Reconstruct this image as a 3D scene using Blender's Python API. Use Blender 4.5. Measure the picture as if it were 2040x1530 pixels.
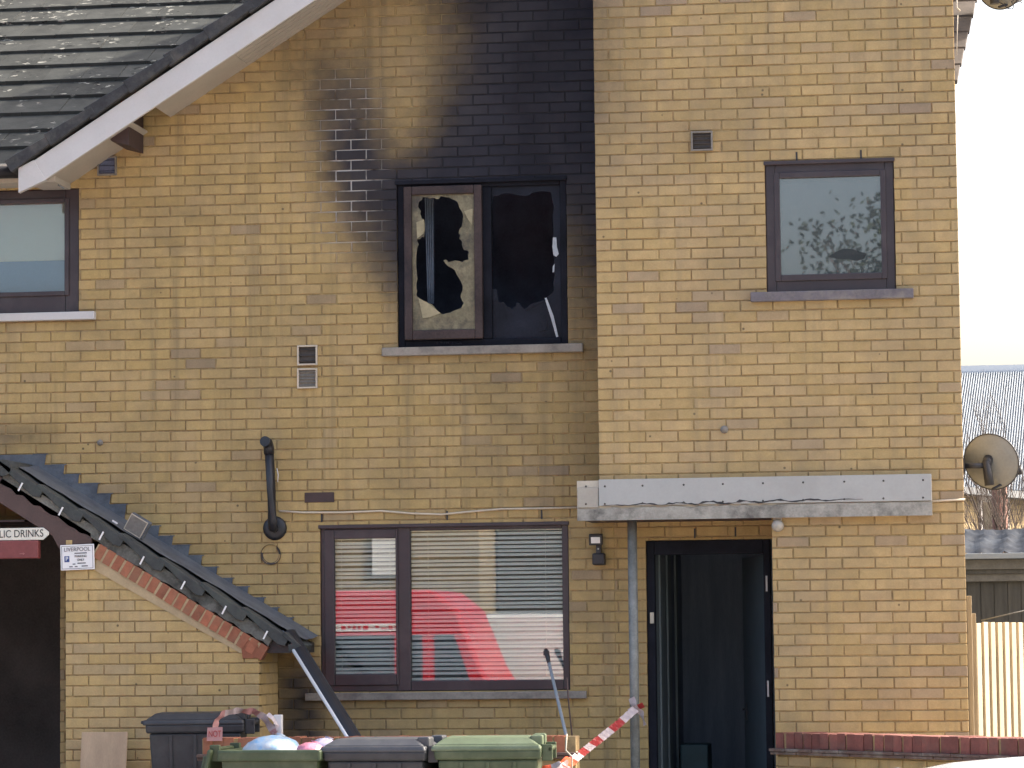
import bpy, bmesh, math, random
from mathutils import Vector, Matrix
random.seed(7)
for o in list(bpy.data.objects):
    bpy.data.objects.remove(o)
S = bpy.context.scene
COL = S.collection

# ------------------------------------------------------------------ camera
FPX, IW, IH = 6480.0, 2040.0, 1530.0
YAW, TILT, ROLL = math.radians(7.8), math.radians(4.5), math.radians(0.62)
CAM = Vector((0.0, -23.1, 1.70))
FW = Vector((-math.sin(YAW) * math.cos(TILT), math.cos(YAW) * math.cos(TILT), math.sin(TILT)))
R0 = Vector((math.cos(YAW), math.sin(YAW), 0))
U0 = R0.cross(FW)
UP = U0 * math.cos(ROLL) + R0 * math.sin(ROLL)
RT = R0 * math.cos(ROLL) - U0 * math.sin(ROLL)
cd = bpy.data.cameras.new('camera')
cam = bpy.data.objects.new('camera', cd)
COL.objects.link(cam)
m = Matrix((RT, UP, -FW)).transposed().to_4x4()
m.translation = CAM
cam.matrix_world = m
cd.sensor_width = 36.0
cd.lens = 36.0 * FPX / IW
cd.clip_end = 2000
S.camera = cam

# ------------------------------------------------------------------ sky, sun, exposure
SUN_DIR = Vector((0.68, 0.36, 0.64)).normalized()
w = bpy.data.worlds.new('World')
S.world = w
w.use_nodes = True
wn = w.node_tree
sky = wn.nodes.new('ShaderNodeTexSky')
sky.sky_type = 'NISHITA'
sky.sun_disc = False
sky.sun_elevation = math.asin(SUN_DIR.z)
sky.sun_rotation = math.atan2(SUN_DIR.x, SUN_DIR.y)
sky.air_density = 1.0
sky.dust_density = 7.0
sky.ozone_density = 0.4
bg = wn.nodes['Background']
bg.inputs['Strength'].default_value = 0.15
wn.links.new(sky.outputs[0], bg.inputs[0])
sl = bpy.data.lights.new('sun', 'SUN')
sl.energy = 2.4
sl.angle = math.radians(0.6)
sl.color = (1.0, 0.94, 0.84)
sun = bpy.data.objects.new('sun', sl)
COL.objects.link(sun)
sun.rotation_euler = (-SUN_DIR).to_track_quat('-Z', 'Y').to_euler()
sun.location = (20, 10, 20)
S.view_settings.view_transform = 'Standard'
S.view_settings.look = 'None'
S.view_settings.exposure = 1.85
S.view_settings.gamma = 1.0

# ------------------------------------------------------------------ helpers
def at(px, py, Y):
    d = FW + RT * ((px - IW / 2) / FPX) + UP * ((IH / 2 - py) / FPX)
    t = (Y - CAM.y) / d.y
    p = CAM + d * t
    return p.x, p.z
def AX(px, py, Y): return at(px, py, Y)[0]
def AZ(px, py, Y): return at(px, py, Y)[1]
def proj(x, y, z):
    d = Vector((x, y, z)) - CAM
    k = d.dot(FW)
    return IW / 2 + FPX * d.dot(RT) / k, IH / 2 - FPX * d.dot(UP) / k

class MB:
    def __init__(s):
        s.v = []; s.f = []; s.mi = []; s.sm = []; s.att = None; s.att2 = None
    def quad(s, a, b, c, d, mi=0):
        n = len(s.v); s.v += [tuple(a), tuple(b), tuple(c), tuple(d)]
        s.f.append((n, n + 1, n + 2, n + 3)); s.mi.append(mi); s.sm.append(False)
    def poly(s, pts, mi=0):
        n = len(s.v); s.v += [tuple(p) for p in pts]
        s.f.append(tuple(range(n, n + len(pts)))); s.mi.append(mi); s.sm.append(False)
    def box(s, x0, x1, y0, y1, z0, z1, mi=0, M=None):
        c = [(x0, y0, z0), (x1, y0, z0), (x1, y1, z0), (x0, y1, z0), (x0, y0, z1), (x1, y0, z1), (x1, y1, z1), (x0, y1, z1)]
        if M is not None: c = [tuple(M @ Vector(p)) for p in c]
        n = len(s.v); s.v += c
        for f in ((0, 3, 2, 1), (4, 5, 6, 7), (0, 1, 5, 4), (1, 2, 6, 5), (2, 3, 7, 6), (3, 0, 4, 7)):
            s.f.append(tuple(n + i for i in f)); s.mi.append(mi); s.sm.append(False)
    def prism(s, pts, vec, mi=0):
        # closed polygon pts (3d) extruded by vec
        n = len(s.v); k = len(pts); vec = Vector(vec)
        s.v += [tuple(p) for p in pts] + [tuple(Vector(p) + vec) for p in pts]
        s.f.append(tuple(n + i for i in range(k))); s.f.append(tuple(n + k + i for i in reversed(range(k))))
        s.mi += [mi, mi]; s.sm += [False, False]
        for i in range(k):
            j = (i + 1) % k
            s.f.append((n + i, n + k + i, n + k + j, n + j)); s.mi.append(mi); s.sm.append(False)
    def tube(s, pts, r, seg=8, mi=0, cap=True, close=False):
        pts = [Vector(p) for p in pts]; k = len(pts)
        rs = r if isinstance(r, (list, tuple)) else [r] * k
        n0 = len(s.v); ref = None
        for i, p in enumerate(pts):
            if i == 0: t = pts[1] - pts[0]
            elif i == k - 1: t = pts[-1] - pts[-2]
            else: t = (pts[i + 1] - pts[i]).normalized() + (pts[i] - pts[i - 1]).normalized()
            t.normalize()
            if ref is None:
                ref = Vector((0, 0, 1)) if abs(t.z) < 0.9 else Vector((1, 0, 0))
            a = t.cross(ref).normalized(); b = t.cross(a).normalized(); ref = -b if False else ref
            for j in range(seg):
                an = 2 * math.pi * j / seg
                s.v.append(tuple(p + (a * math.cos(an) + b * math.sin(an)) * rs[i]))
        for i in range(k - 1):
            for j in range(seg):
                j2 = (j + 1) % seg
                s.f.append((n0 + i * seg + j, n0 + i * seg + j2, n0 + (i + 1) * seg + j2, n0 + (i + 1) * seg + j))
                s.mi.append(mi); s.sm.append(True)
        if cap:
            s.f.append(tuple(n0 + j for j in reversed(range(seg)))); s.mi.append(mi); s.sm.append(False)
            s.f.append(tuple(n0 + (k - 1) * seg + j for j in range(seg))); s.mi.append(mi); s.sm.append(False)
    def lathe(s, prof, org, axis=(0, 0, 1), seg=20, mi=0, sx=1.0):
        # prof: list of (r, h) along the axis
        ax = Vector(axis).normalized(); ref = Vector((0, 0, 1)) if abs(ax.z) < 0.9 else Vector((1, 0, 0))
        a = ax.cross(ref).normalized(); b = ax.cross(a).normalized(); n0 = len(s.v); org = Vector(org)
        for r, h in prof:
            for j in range(seg):
                an = 2 * math.pi * j / seg
                s.v.append(tuple(org + ax * h + (a * math.cos(an) * sx + b * math.sin(an)) * r))
        for i in range(len(prof) - 1):
            for j in range(seg):
                j2 = (j + 1) % seg
                s.f.append((n0 + i * seg + j, n0 + i * seg + j2, n0 + (i + 1) * seg + j2, n0 + (i + 1) * seg + j))
                s.mi.append(mi); s.sm.append(True)
    def mesh(s, name, mats):
        me = bpy.data.meshes.new(name)
        me.from_pydata(s.v, [], s.f)
        for mt in (mats if isinstance(mats, (list, tuple)) else [mats]): me.materials.append(mt)
        me.polygons.foreach_set('material_index', s.mi)
        me.polygons.foreach_set('use_smooth', s.sm)
        if s.att is not None:
            a = me.attributes.new('soot', 'FLOAT', 'POINT'); a.data.foreach_set('value', s.att)
        if s.att2 is not None:
            a = me.attributes.new('wash', 'FLOAT', 'POINT'); a.data.foreach_set('value', s.att2)
        me.update()
        return me

def wmat(o):
    if o is None: return Matrix()
    b = Matrix.LocRotScale(o.location, o.rotation_euler, o.scale)
    return wmat(o.parent) @ (o.matrix_parent_inverse @ b if o.parent else b)
def put(o, parent, local=False):
    COL.objects.link(o)
    if parent is not None:
        if not local:
            pi = wmat(parent).inverted()
            o.parent = parent; o.matrix_parent_inverse = pi
        else:
            o.parent = parent
    return o
def obj(name, mb, mats, parent=None, bevel=0, local=False, fixn=True):
    me = mb.mesh(name, mats) if isinstance(mb, MB) else mb
    if fixn and isinstance(mb, MB):
        bm = bmesh.new(); bm.from_mesh(me); bmesh.ops.recalc_face_normals(bm, faces=bm.faces); bm.to_mesh(me); bm.free()
    o = bpy.data.objects.new(name, me)
    put(o, parent, local)
    if bevel:
        md = o.modifiers.new('bevel', 'BEVEL'); md.width = bevel; md.segments = 2; md.limit_method = 'ANGLE'
    return o
def box(name, x0, x1, y0, y1, z0, z1, mat, parent=None, bevel=0, local=False):
    b = MB(); b.box(min(x0, x1), max(x0, x1), min(y0, y1), max(y0, y1), min(z0, z1), max(z0, z1))
    return obj(name, b, mat, parent, bevel, local)
def tag(o, label, cat, group=None, kind=None):
    o['label'] = label; o['category'] = cat
    if group: o['group'] = group
    if kind: o['kind'] = kind
    return o
def thing(name, label, cat, loc=(0, 0, 0), rz=0, group=None):
    o = bpy.data.objects.new(name, None); o.empty_display_size = 0.2
    COL.objects.link(o); o.location = loc; o.rotation_euler = (0, 0, rz)
    return tag(o, label, cat, group)
def copy_tree(o, parent=None):
    c = o.copy(); COL.objects.link(c)
    if parent is not None: c.parent = parent
    for ch in list(o.children): copy_tree(ch, c)
    return c
def text(name, s, size, mat, parent, loc, rot, width=None, depth=0.001):
    cu = bpy.data.curves.new(name, 'FONT'); cu.body = s; cu.size = size; cu.align_x = 'CENTER'; cu.align_y = 'CENTER'
    cu.extrude = depth
    t = bpy.data.objects.new('tmp', cu); COL.objects.link(t)
    dg = bpy.context.evaluated_depsgraph_get()
    me = bpy.data.meshes.new_from_object(t.evaluated_get(dg)); me.name = name
    bpy.data.objects.remove(t)
    if width:
        xs = [v.co.x for v in me.vertices]; k = width / (max(xs) - min(xs))
        for v in me.vertices: v.co.x *= k
    me.materials.clear(); me.materials.append(mat)
    o = bpy.data.objects.new(name, me)
    o.location = loc; o.rotation_euler = rot
    put(o, parent)
    return o

# ------------------------------------------------------------------ materials
def nn(nt, t, **kw):
    n = nt.nodes.new(t)
    for k, v in kw.items(): setattr(n, k, v)
    return n
def lk(nt, a, b): nt.links.new(a, b)
def math_n(nt, op, a, b=None, clamp=False):
    n = nn(nt, 'ShaderNodeMath', operation=op); n.use_clamp = clamp
    for i, v in enumerate((a, b)):
        if v is None: continue
        if isinstance(v, (int, float)): n.inputs[i].default_value = v
        else: lk(nt, v, n.inputs[i])
    return n.outputs[0]
def mix(nt, fac, a, b, blend='MIX'):
    n = nn(nt, 'ShaderNodeMix', data_type='RGBA', blend_type=blend)
    for i, v in ((0, fac), (6, a), (7, b)):
        if isinstance(v, (int, float)): n.inputs[i].default_value = v
        elif isinstance(v, tuple): n.inputs[i].default_value = (*v[:3], 1)
        else: lk(nt, v, n.inputs[i])
    return n.outputs[2]
def noise(nt, scale, vec=None, detail=4, rough=0.6):
    n = nn(nt, 'ShaderNodeTexNoise'); n.inputs['Scale'].default_value = scale
    n.inputs['Detail'].default_value = detail; n.inputs['Roughness'].default_value = rough
    if vec is not None: lk(nt, vec, n.inputs['Vector'])
    return n.outputs['Fac']
def ramp(nt, fac, stops, interp='LINEAR'):
    n = nn(nt, 'ShaderNodeValToRGB'); n.color_ramp.interpolation = interp
    el = n.color_ramp.elements
    while len(el) < len(stops): el.new(0.5)
    for e, (p, c) in zip(el, stops):
        e.position = p; e.color = (*c, 1) if isinstance(c, tuple) else (c, c, c, 1)
    lk(nt, fac, n.inputs[0])
    return n.outputs[0]
def pos(nt): return nn(nt, 'ShaderNodeNewGeometry').outputs['Position']
def scaled(nt, v, s):
    n = nn(nt, 'ShaderNodeVectorMath', operation='MULTIPLY'); lk(nt, v, n.inputs[0]); n.inputs[1].default_value = s
    return n.outputs[0]
def bump(nt, h, b, strength=0.3, dist=0.005):
    n = nn(nt, 'ShaderNodeBump'); n.inputs['Strength'].default_value = strength; n.inputs['Distance'].default_value = dist
    lk(nt, h, n.inputs['Height']); lk(nt, n.outputs[0], b.inputs['Normal'])
def rnd(nt):
    g = nn(nt, 'ShaderNodeNewGeometry').outputs['Random Per Island']
    o = nn(nt, 'ShaderNodeObjectInfo').outputs['Random']
    return math_n(nt, 'FRACT', math_n(nt, 'ADD', g, o))
def newmat(name):
    mt = bpy.data.materials.new(name); mt.use_nodes = True
    nt = mt.node_tree; return mt, nt, nt.nodes['Principled BSDF']
def plain(name, col, rough=0.6, metal=0.0, var=0.25, scale=8.0, fine=60.0, bmp=0.15, spec=0.5, stain=None, stain_amt=0.5, stretch=(1, 1, 1), isl=0.0):
    mt, nt, b = newmat(name)
    p = scaled(nt, pos(nt), stretch)
    n1 = noise(nt, scale, p, 5); n2 = noise(nt, fine, p, 3)
    v = math_n(nt, 'ADD', math_n(nt, 'MULTIPLY', n1, 0.65), math_n(nt, 'MULTIPLY', n2, 0.35))
    c = ramp(nt, v, [(0.3, tuple(x * (1 - var) for x in col)), (0.7, tuple(min(1, x * (1 + var)) for x in col))])
    if isl:
        f = math_n(nt, 'ADD', math_n(nt, 'MULTIPLY', rnd(nt), 2 * isl), 1 - isl)
        c = mix(nt, 1.0, c, f, 'MULTIPLY')
    if stain:
        k = ramp(nt, noise(nt, scale * 0.45, p, 6, 0.7), [(0.48, 0.0), (0.66, 1.0)])
        c = mix(nt, math_n(nt, 'MULTIPLY', k, stain_amt), c, stain)
    lk(nt, c, b.inputs['Base Color'])
    b.inputs['Roughness'].default_value = rough; b.inputs['Metallic'].default_value = metal
    b.inputs['Specular IOR Level'].default_value = spec
    if bmp: bump(nt, n2, b, bmp, 0.004)
    return mt

def brick_mat(name, stops, dirt=(0.17, 0.15, 0.12), dirt_amt=0.5, band=0.25):
    mt, nt, b = newmat(name)
    p = pos(nt)
    base = ramp(nt, rnd(nt), stops)
    n1 = noise(nt, 9.0, p, 4); n2 = noise(nt, 90.0, p, 3)
    v = math_n(nt, 'ADD', math_n(nt, 'MULTIPLY', n1, 0.6), math_n(nt, 'MULTIPLY', n2, 0.4))
    c = mix(nt, 1.0, base, ramp(nt, v, [(0.3, 0.80), (0.7, 1.15)]), 'MULTIPLY')
    # pinker and greyer fire-flashed zones inside bricks
    c = mix(nt, math_n(nt, 'MULTIPLY', ramp(nt, noise(nt, 3.1, scaled(nt, p, (1.6, 1, 0.7)), 4), [(0.5, 0.0), (0.72, 1.0)]), 0.42), c, (0.37, 0.27, 0.16))
    # small dark pits
    vo = nn(nt, 'ShaderNodeTexVoronoi'); vo.inputs['Scale'].default_value = 5.5; lk(nt, p, vo.inputs['Vector'])
    c = mix(nt, ramp(nt, vo.outputs['Distance'], [(0.035, 0.75), (0.06, 0.0)]), c, (0.05, 0.04, 0.03))
    # weather dirt: large blotches and vertical runs
    d1 = ramp(nt, noise(nt, 1.3, p, 6, 0.7), [(0.48, 0.0), (0.74, 1.0)])
    d2 = ramp(nt, noise(nt, 1.0, scaled(nt, p, (9, 9, 0.4)), 4, 0.65), [(0.50, 0.0), (0.70, 1.0)])
    d = math_n(nt, 'MULTIPLY', math_n(nt, 'MAXIMUM', d1, math_n(nt, 'MULTIPLY', d2, 0.8)), dirt_amt)
    c = mix(nt, d, c, dirt)
    # fire soot (a stain with its own shape) and darker brick patches, stored per brick
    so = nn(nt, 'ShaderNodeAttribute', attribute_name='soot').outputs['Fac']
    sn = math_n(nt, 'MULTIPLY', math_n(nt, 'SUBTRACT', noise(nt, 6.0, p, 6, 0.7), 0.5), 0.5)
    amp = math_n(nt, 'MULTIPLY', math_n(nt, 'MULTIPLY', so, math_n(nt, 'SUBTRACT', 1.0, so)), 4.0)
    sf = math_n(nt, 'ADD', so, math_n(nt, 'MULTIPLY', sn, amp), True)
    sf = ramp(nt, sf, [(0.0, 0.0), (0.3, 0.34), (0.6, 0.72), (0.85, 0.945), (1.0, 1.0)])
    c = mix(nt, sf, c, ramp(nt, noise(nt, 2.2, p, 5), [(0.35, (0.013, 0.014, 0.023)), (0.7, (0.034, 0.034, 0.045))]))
    lk(nt, c, b.inputs['Base Color'])
    b.inputs['Roughness'].default_value = 0.9
    b.inputs['Specular IOR Level'].default_value = 0.25
    bump(nt, v, b, 0.35, 0.006)
    return mt
YST = [(0.0, (0.40, 0.285, 0.115)), (0.25, (0.43, 0.31, 0.125)), (0.5, (0.44, 0.318, 0.135)), (0.75, (0.45, 0.325, 0.14)), (0.93, (0.42, 0.305, 0.14)), (0.98, (0.37, 0.275, 0.145)), (1.0, (0.30, 0.225, 0.135))]
M = {}
M['brick'] = brick_mat('yellow_stock_brick', [(p_, (c_[0] * 0.97, c_[1] * 0.945, c_[2] * 0.98)) for p_, c_ in YST], dirt=(0.17, 0.135, 0.08), dirt_amt=0.68)
M['brick_wing'] = brick_mat('wing_stock_brick', [(p_, (c_[0] * 0.98, c_[1] * 0.97, c_[2] * 1.10)) for p_, c_ in YST], dirt=(0.22, 0.18, 0.12), dirt_amt=0.55)
M['brick_porch'] = brick_mat('porch_brick', [(0.0, (0.47, 0.325, 0.135)), (0.5, (0.49, 0.345, 0.155)), (0.8, (0.47, 0.335, 0.16)), (1.0, (0.42, 0.31, 0.165))], dirt_amt=0.25)
M['red_brick'] = plain('red_brick', (0.30, 0.105, 0.055), 0.85, var=0.3, scale=14, isl=0.22, stain=(0.24, 0.15, 0.09), stain_amt=0.5)
M['maroon_brick'] = plain('maroon_brick', (0.19, 0.065, 0.05), 0.85, var=0.3, scale=14, isl=0.22, stain=(0.15, 0.09, 0.07), stain_amt=0.5)
def mortar_mat(name, col):
    mt, nt, b = newmat(name); p = pos(nt)
    n = noise(nt, 30, p, 5)
    c = mix(nt, ramp(nt, noise(nt, 2.3, p, 5, 0.7), [(0.42, 0.0), (0.62, 1.0)]), col, (0.38, 0.275, 0.125))
    c = mix(nt, math_n(nt, 'MULTIPLY', ramp(nt, noise(nt, 1.3, p, 6, 0.7), [(0.48, 0.0), (0.74, 1.0)]), 0.6), c, (0.19, 0.15, 0.09))
    c = mix(nt, 1.0, c, ramp(nt, n, [(0.3, 0.72), (0.7, 1.15)]), 'MULTIPLY')
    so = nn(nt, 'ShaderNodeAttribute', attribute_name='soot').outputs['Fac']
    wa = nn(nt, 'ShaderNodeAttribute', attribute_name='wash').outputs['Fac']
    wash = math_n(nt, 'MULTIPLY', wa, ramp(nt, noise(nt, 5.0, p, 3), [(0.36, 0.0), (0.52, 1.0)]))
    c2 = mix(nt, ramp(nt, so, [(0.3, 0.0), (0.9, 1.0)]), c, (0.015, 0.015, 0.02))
    c2 = mix(nt, wash, c2, (0.44, 0.41, 0.38))
    lk(nt, c2, b.inputs['Base Color']); b.inputs['Roughness'].default_value = 0.95
    bump(nt, n, b, 0.4, 0.004)
    return mt
M['mortar'] = mortar_mat('mortar', (0.305, 0.21, 0.105))
M['mortar_pale'] = plain('mortar_pale', (0.42, 0.31, 0.18), 0.95, var=0.2)
M['mortar_grey'] = plain('mortar_grey', (0.15, 0.145, 0.125), 0.95, var=0.6, scale=7, stain=(0.035, 0.035, 0.03), stain_amt=1.0)
M['frame'] = plain('brown_upvc', (0.036, 0.025, 0.029), 0.4, var=0.15, bmp=0.03, stain=(0.09, 0.07, 0.07), stain_amt=0.3)
M['frame_dark'] = plain('charred_upvc', (0.010, 0.011, 0.017), 0.75, var=0.5, scale=6, spec=0.15)
M['sash_burnt'] = plain('scorched_sash', (0.055, 0.038, 0.036), 0.6, var=0.6, scale=3.0, stain=(0.014, 0.014, 0.02), stain_amt=0.9, spec=0.25)
M['sill'] = plain('concrete_sill', (0.25, 0.22, 0.185), 0.85, var=0.3, scale=7, stain=(0.10, 0.085, 0.08), stain_amt=0.8)
M['sill_dark'] = plain('dark_sill', (0.13, 0.115, 0.125), 0.7, var=0.3, scale=9, stain=(0.3, 0.26, 0.2), stain_amt=0.5)
M['fascia'] = plain('fascia_paint', (0.36, 0.36, 0.345), 0.55, var=0.08, scale=3, bmp=0.05, stain=(0.27, 0.26, 0.24), stain_amt=0.35)
M['white'] = plain('white_paint', (0.52, 0.50, 0.485), 0.5, var=0.08, scale=3, bmp=0.05, stain=(0.45, 0.40, 0.34), stain_amt=0.35, stretch=(1, 1, 1))
M['soffit'] = plain('soffit_paint', (0.40, 0.36, 0.31), 0.6, var=0.12, scale=3, bmp=0.05)
M['soffit_dull'] = plain('dull_cream_paint', (0.36, 0.33, 0.28), 0.6, var=0.12, scale=3, bmp=0.05)
M['cream'] = plain('cream_paint', (0.46, 0.41, 0.33), 0.6, var=0.12, scale=5)
M['brown_wood'] = plain('brown_timber', (0.085, 0.050, 0.042), 0.65, var=0.25, scale=5)
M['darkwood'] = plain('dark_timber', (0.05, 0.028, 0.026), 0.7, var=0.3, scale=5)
M['black'] = plain('black_plastic', (0.016, 0.016, 0.02), 0.45, var=0.3, scale=10, bmp=0.05)
M['soot_black'] = plain('burnt_black', (0.13, 0.15, 0.23), 0.95, var=0.4, scale=4, spec=0.1)  # veiling glare painted in: burnt surface lifted and blued above its true black
M['hall'] = plain('hall_wall', (0.19, 0.225, 0.29), 0.8, var=0.3, scale=4, stretch=(3, 3, 0.3))
M['hall_strip'] = plain('hall_strip', (0.17, 0.20, 0.21), 0.6, var=0.2, scale=4, stretch=(3, 3, 0.3))
M['doorleaf'] = plain('door_leaf', (0.055, 0.075, 0.09), 0.5, var=0.2)
M['teal'] = plain('teal_box', (0.02, 0.055, 0.07), 0.6)
M['lead'] = plain('lead_flashing', (0.105, 0.115, 0.132), 0.6, var=0.35, scale=7, metal=0.05, bmp=0.2, stain=(0.17, 0.175, 0.175), stain_amt=0.5, spec=0.3)
M['ptile'] = plain('porch_tile', (0.045, 0.047, 0.045), 0.8, var=0.4, scale=9, stain=(0.09, 0.10, 0.08), stain_amt=0.5)
M['vtile'] = plain('verge_tile', (0.035, 0.035, 0.037), 0.8, var=0.5, scale=12, stain=(0.12, 0.11, 0.09), stain_amt=0.5)
def tile_mat():
    mt, nt, b = newmat('roof_tile'); p = pos(nt)
    f = math_n(nt, 'ADD', math_n(nt, 'MULTIPLY', rnd(nt), 0.3), 0.85)
    c = ramp(nt, noise(nt, 7, p, 5), [(0.3, (0.040, 0.041, 0.037)), (0.7, (0.064, 0.065, 0.058))])
    c = mix(nt, 1.0, c, f, 'MULTIPLY')
    q = scaled(nt, p, (1.0, 1.0, 2.2))
    patch = ramp(nt, noise(nt, 2.6, q, 3, 0.5), [(0.48, 0.0), (0.58, 1.0)])
    lich = ramp(nt, noise(nt, 13.0, q, 3, 0.55), [(0.60, 0.0), (0.64, 1.0)])
    c = mix(nt, math_n(nt, 'MULTIPLY', patch, lich), c, (0.28, 0.27, 0.23))
    moss = ramp(nt, noise(nt, 14.0, scaled(nt, p, (1.1, 1.2, 2.0)), 3, 0.5), [(0.33, 1.0), (0.37, 0.0)])
    c = mix(nt, math_n(nt, 'MULTIPLY', patch, moss), c, (0.012, 0.012, 0.011))
    lk(nt, c, b.inputs['Base Color']); b.inputs['Roughness'].default_value = 0.95; b.inputs['Specular IOR Level'].default_value = 0.15
    bump(nt, noise(nt, 50, p, 4), b, 0.4, 0.006)
    return mt
M['tile'] = tile_mat()
M['tile_plain'] = plain('roof_slope', (0.10, 0.10, 0.095), 0.85, var=0.3, scale=5)
M['steel'] = plain('galvanised_steel', (0.20, 0.205, 0.19), 0.6, metal=0.2, var=0.35, scale=14, stain=(0.12, 0.125, 0.115), stain_amt=0.6)
M['screw'] = plain('screw', (0.05, 0.045, 0.04), 0.6)
M['vent_frame'] = plain('vent_frame', (0.50, 0.43, 0.34), 0.7, var=0.2)
M['vent_dark'] = plain('vent_dark', (0.06, 0.05, 0.045), 0.8, var=0.4)
M['vent_grey'] = plain('vent_mesh', (0.20, 0.18, 0.155), 0.8, var=0.25, scale=40)
M['grey_plastic'] = plain('grey_plastic', (0.055, 0.057, 0.064), 0.5, var=0.2, scale=14, bmp=0.05, stain=(0.11, 0.11, 0.11), stain_amt=0.35)
M['black_bin'] = plain('black_bin_plastic', (0.028, 0.029, 0.033), 0.5, var=0.25, scale=14, bmp=0.05, stain=(0.07, 0.07, 0.07), stain_amt=0.35)
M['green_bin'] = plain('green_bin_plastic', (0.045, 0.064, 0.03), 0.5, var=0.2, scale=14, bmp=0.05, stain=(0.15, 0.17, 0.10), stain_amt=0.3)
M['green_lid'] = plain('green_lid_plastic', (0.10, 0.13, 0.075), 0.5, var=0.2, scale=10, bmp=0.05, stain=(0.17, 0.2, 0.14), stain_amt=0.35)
M['rubber'] = plain('rubber', (0.02, 0.02, 0.02), 0.8)
M['ply'] = plain('plywood', (0.42, 0.30, 0.19), 0.8, var=0.2, scale=3, stretch=(4, 4, 0.5), stain=(0.32, 0.22, 0.14), stain_amt=0.6)
M['pale_wood'] = plain('pale_fence_timber', (0.42, 0.35, 0.24), 0.8, var=0.15, scale=6, stretch=(5, 5, 0.4), isl=0.12)
M['old_wood'] = plain('weathered_timber', (0.30, 0.235, 0.15), 0.85, var=0.25, scale=6, stretch=(5, 5, 0.4))
M['shed_wood'] = plain('shed_boards', (0.085, 0.083, 0.075), 0.85, var=0.3, scale=5, stretch=(5, 5, 0.4), isl=0.15)
M['grey_trim'] = plain('grey_trim', (0.17, 0.165, 0.15), 0.8, var=0.3, scale=8)
M['felt'] = plain('tarpaulin', (0.014, 0.018, 0.026), 0.75, var=0.7, scale=5, bmp=0.5, spec=0.12, stain=(0.05, 0.06, 0.075), stain_amt=0.6)
M['zinc'] = plain('pale_corrugated_sheet', (0.30, 0.33, 0.35), 0.6, metal=0.0, var=0.1, scale=2)
M['rust_post'] = plain('red_brown_post', (0.20, 0.085, 0.06), 0.8, var=0.3, scale=8, stretch=(4, 4, 0.5))
M['bark'] = plain('bark', (0.10, 0.075, 0.06), 0.9, var=0.3, scale=9)
M['dish'] = plain('dish_grey', (0.215, 0.215, 0.20), 0.6, var=0.15, scale=6)
M['dark_metal'] = plain('dark_metal', (0.025, 0.025, 0.03), 0.5, metal=0.2)
M['chrome'] = plain('chrome', (0.6, 0.6, 0.63), 0.12, metal=1.0, var=0.03, bmp=0)
M['sign_white'] = plain('sign_white', (0.78, 0.76, 0.74), 0.45, var=0.04, bmp=0)
M['sign_cream'] = plain('sign_cream', (0.70, 0.66, 0.56), 0.55, var=0.1, bmp=0)
M['sign_blue'] = plain('sign_blue', (0.02, 0.06, 0.20), 0.4, bmp=0)
M['ink'] = plain('ink', (0.02, 0.018, 0.018), 0.6, bmp=0)
M['ink_grey'] = plain('ink_grey', (0.14, 0.13, 0.14), 0.6, bmp=0)
M['red_plastic'] = plain('red_plastic', (0.19, 0.045, 0.042), 0.5, var=0.2, scale=9)
M['red_mark'] = plain('red_mark', (0.30, 0.11, 0.10), 0.5, bmp=0)
M['tape_red'] = plain('tape_red', (0.36, 0.04, 0.04), 0.35, var=0.2, scale=20)
M['tape_white'] = plain('tape_white', (0.50, 0.42, 0.42), 0.35, var=0.15, scale=20)
M['tape_pink'] = plain('tape_pink', (0.46, 0.24, 0.23), 0.4, var=0.1)
M['orange'] = plain('orange_plastic', (0.75, 0.10, 0.03), 0.4, var=0.1)
M['bag_white'] = plain('bag_white', (0.42, 0.46, 0.50), 0.3, var=0.1, scale=10, bmp=0.6, stain=(0.10, 0.35, 0.62), stain_amt=1.0)
M['bag_pink'] = plain('bag_pink', (0.58, 0.22, 0.30), 0.3, var=0.35, scale=10, bmp=0.6)
M['bag_grey'] = plain('bag_lilac', (0.32, 0.30, 0.40), 0.3, var=0.35, scale=12, bmp=0.6)
M['slat'] = plain('blind_slat', (0.86, 0.88, 0.86), 0.4, var=0.04, bmp=0)
M['blind_white'] = plain('roller_blind', (0.50, 0.54, 0.50), 0.7, var=0.06, scale=2, bmp=0)
M['blind_blue'] = plain('blue_cloth', (0.11, 0.205, 0.36), 0.7, var=0.12, scale=2, bmp=0)
M['curtain'] = plain('scorched_curtain', (0.15, 0.18, 0.23), 0.7, var=0.4, scale=5)
M['dirty_glass'] = plain('smoke_stained_glass', (0.18, 0.155, 0.095), 0.4, var=0.5, scale=9, bmp=0, stain=(0.055, 0.048, 0.04), stain_amt=1.0, spec=0.3)
M['pale_shard'] = plain('yellow_stained_shard', (0.30, 0.255, 0.15), 0.35, var=0.3, scale=12, bmp=0)  # one pale yellowish tone on the loose pane pieces
M['soot_glass'] = plain('sooted_glass', (0.014, 0.016, 0.025), 0.5, var=0.6, scale=5, bmp=0, spec=0.15)
M['shard'] = plain('glass_edge', (0.40, 0.42, 0.45), 0.2, bmp=0)
M['asphalt'] = plain('asphalt', (0.10, 0.097, 0.092), 0.9, var=0.3, scale=3, fine=80, bmp=0.4, stain=(0.05, 0.05, 0.05))
M['paving'] = plain('concrete_paving', (0.30, 0.28, 0.25), 0.9, var=0.25, scale=4)
M['car_silver'] = plain('silver_paint', (0.52, 0.53, 0.53), 0.25, metal=0.35, var=0.04, bmp=0)
M['van_red'] = plain('red_van_paint', (0.62, 0.018, 0.03), 0.3, var=0.04, bmp=0)
M['van_white'] = plain('white_van_paint', (0.70, 0.74, 0.74), 0.3, var=0.04, bmp=0)
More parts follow.
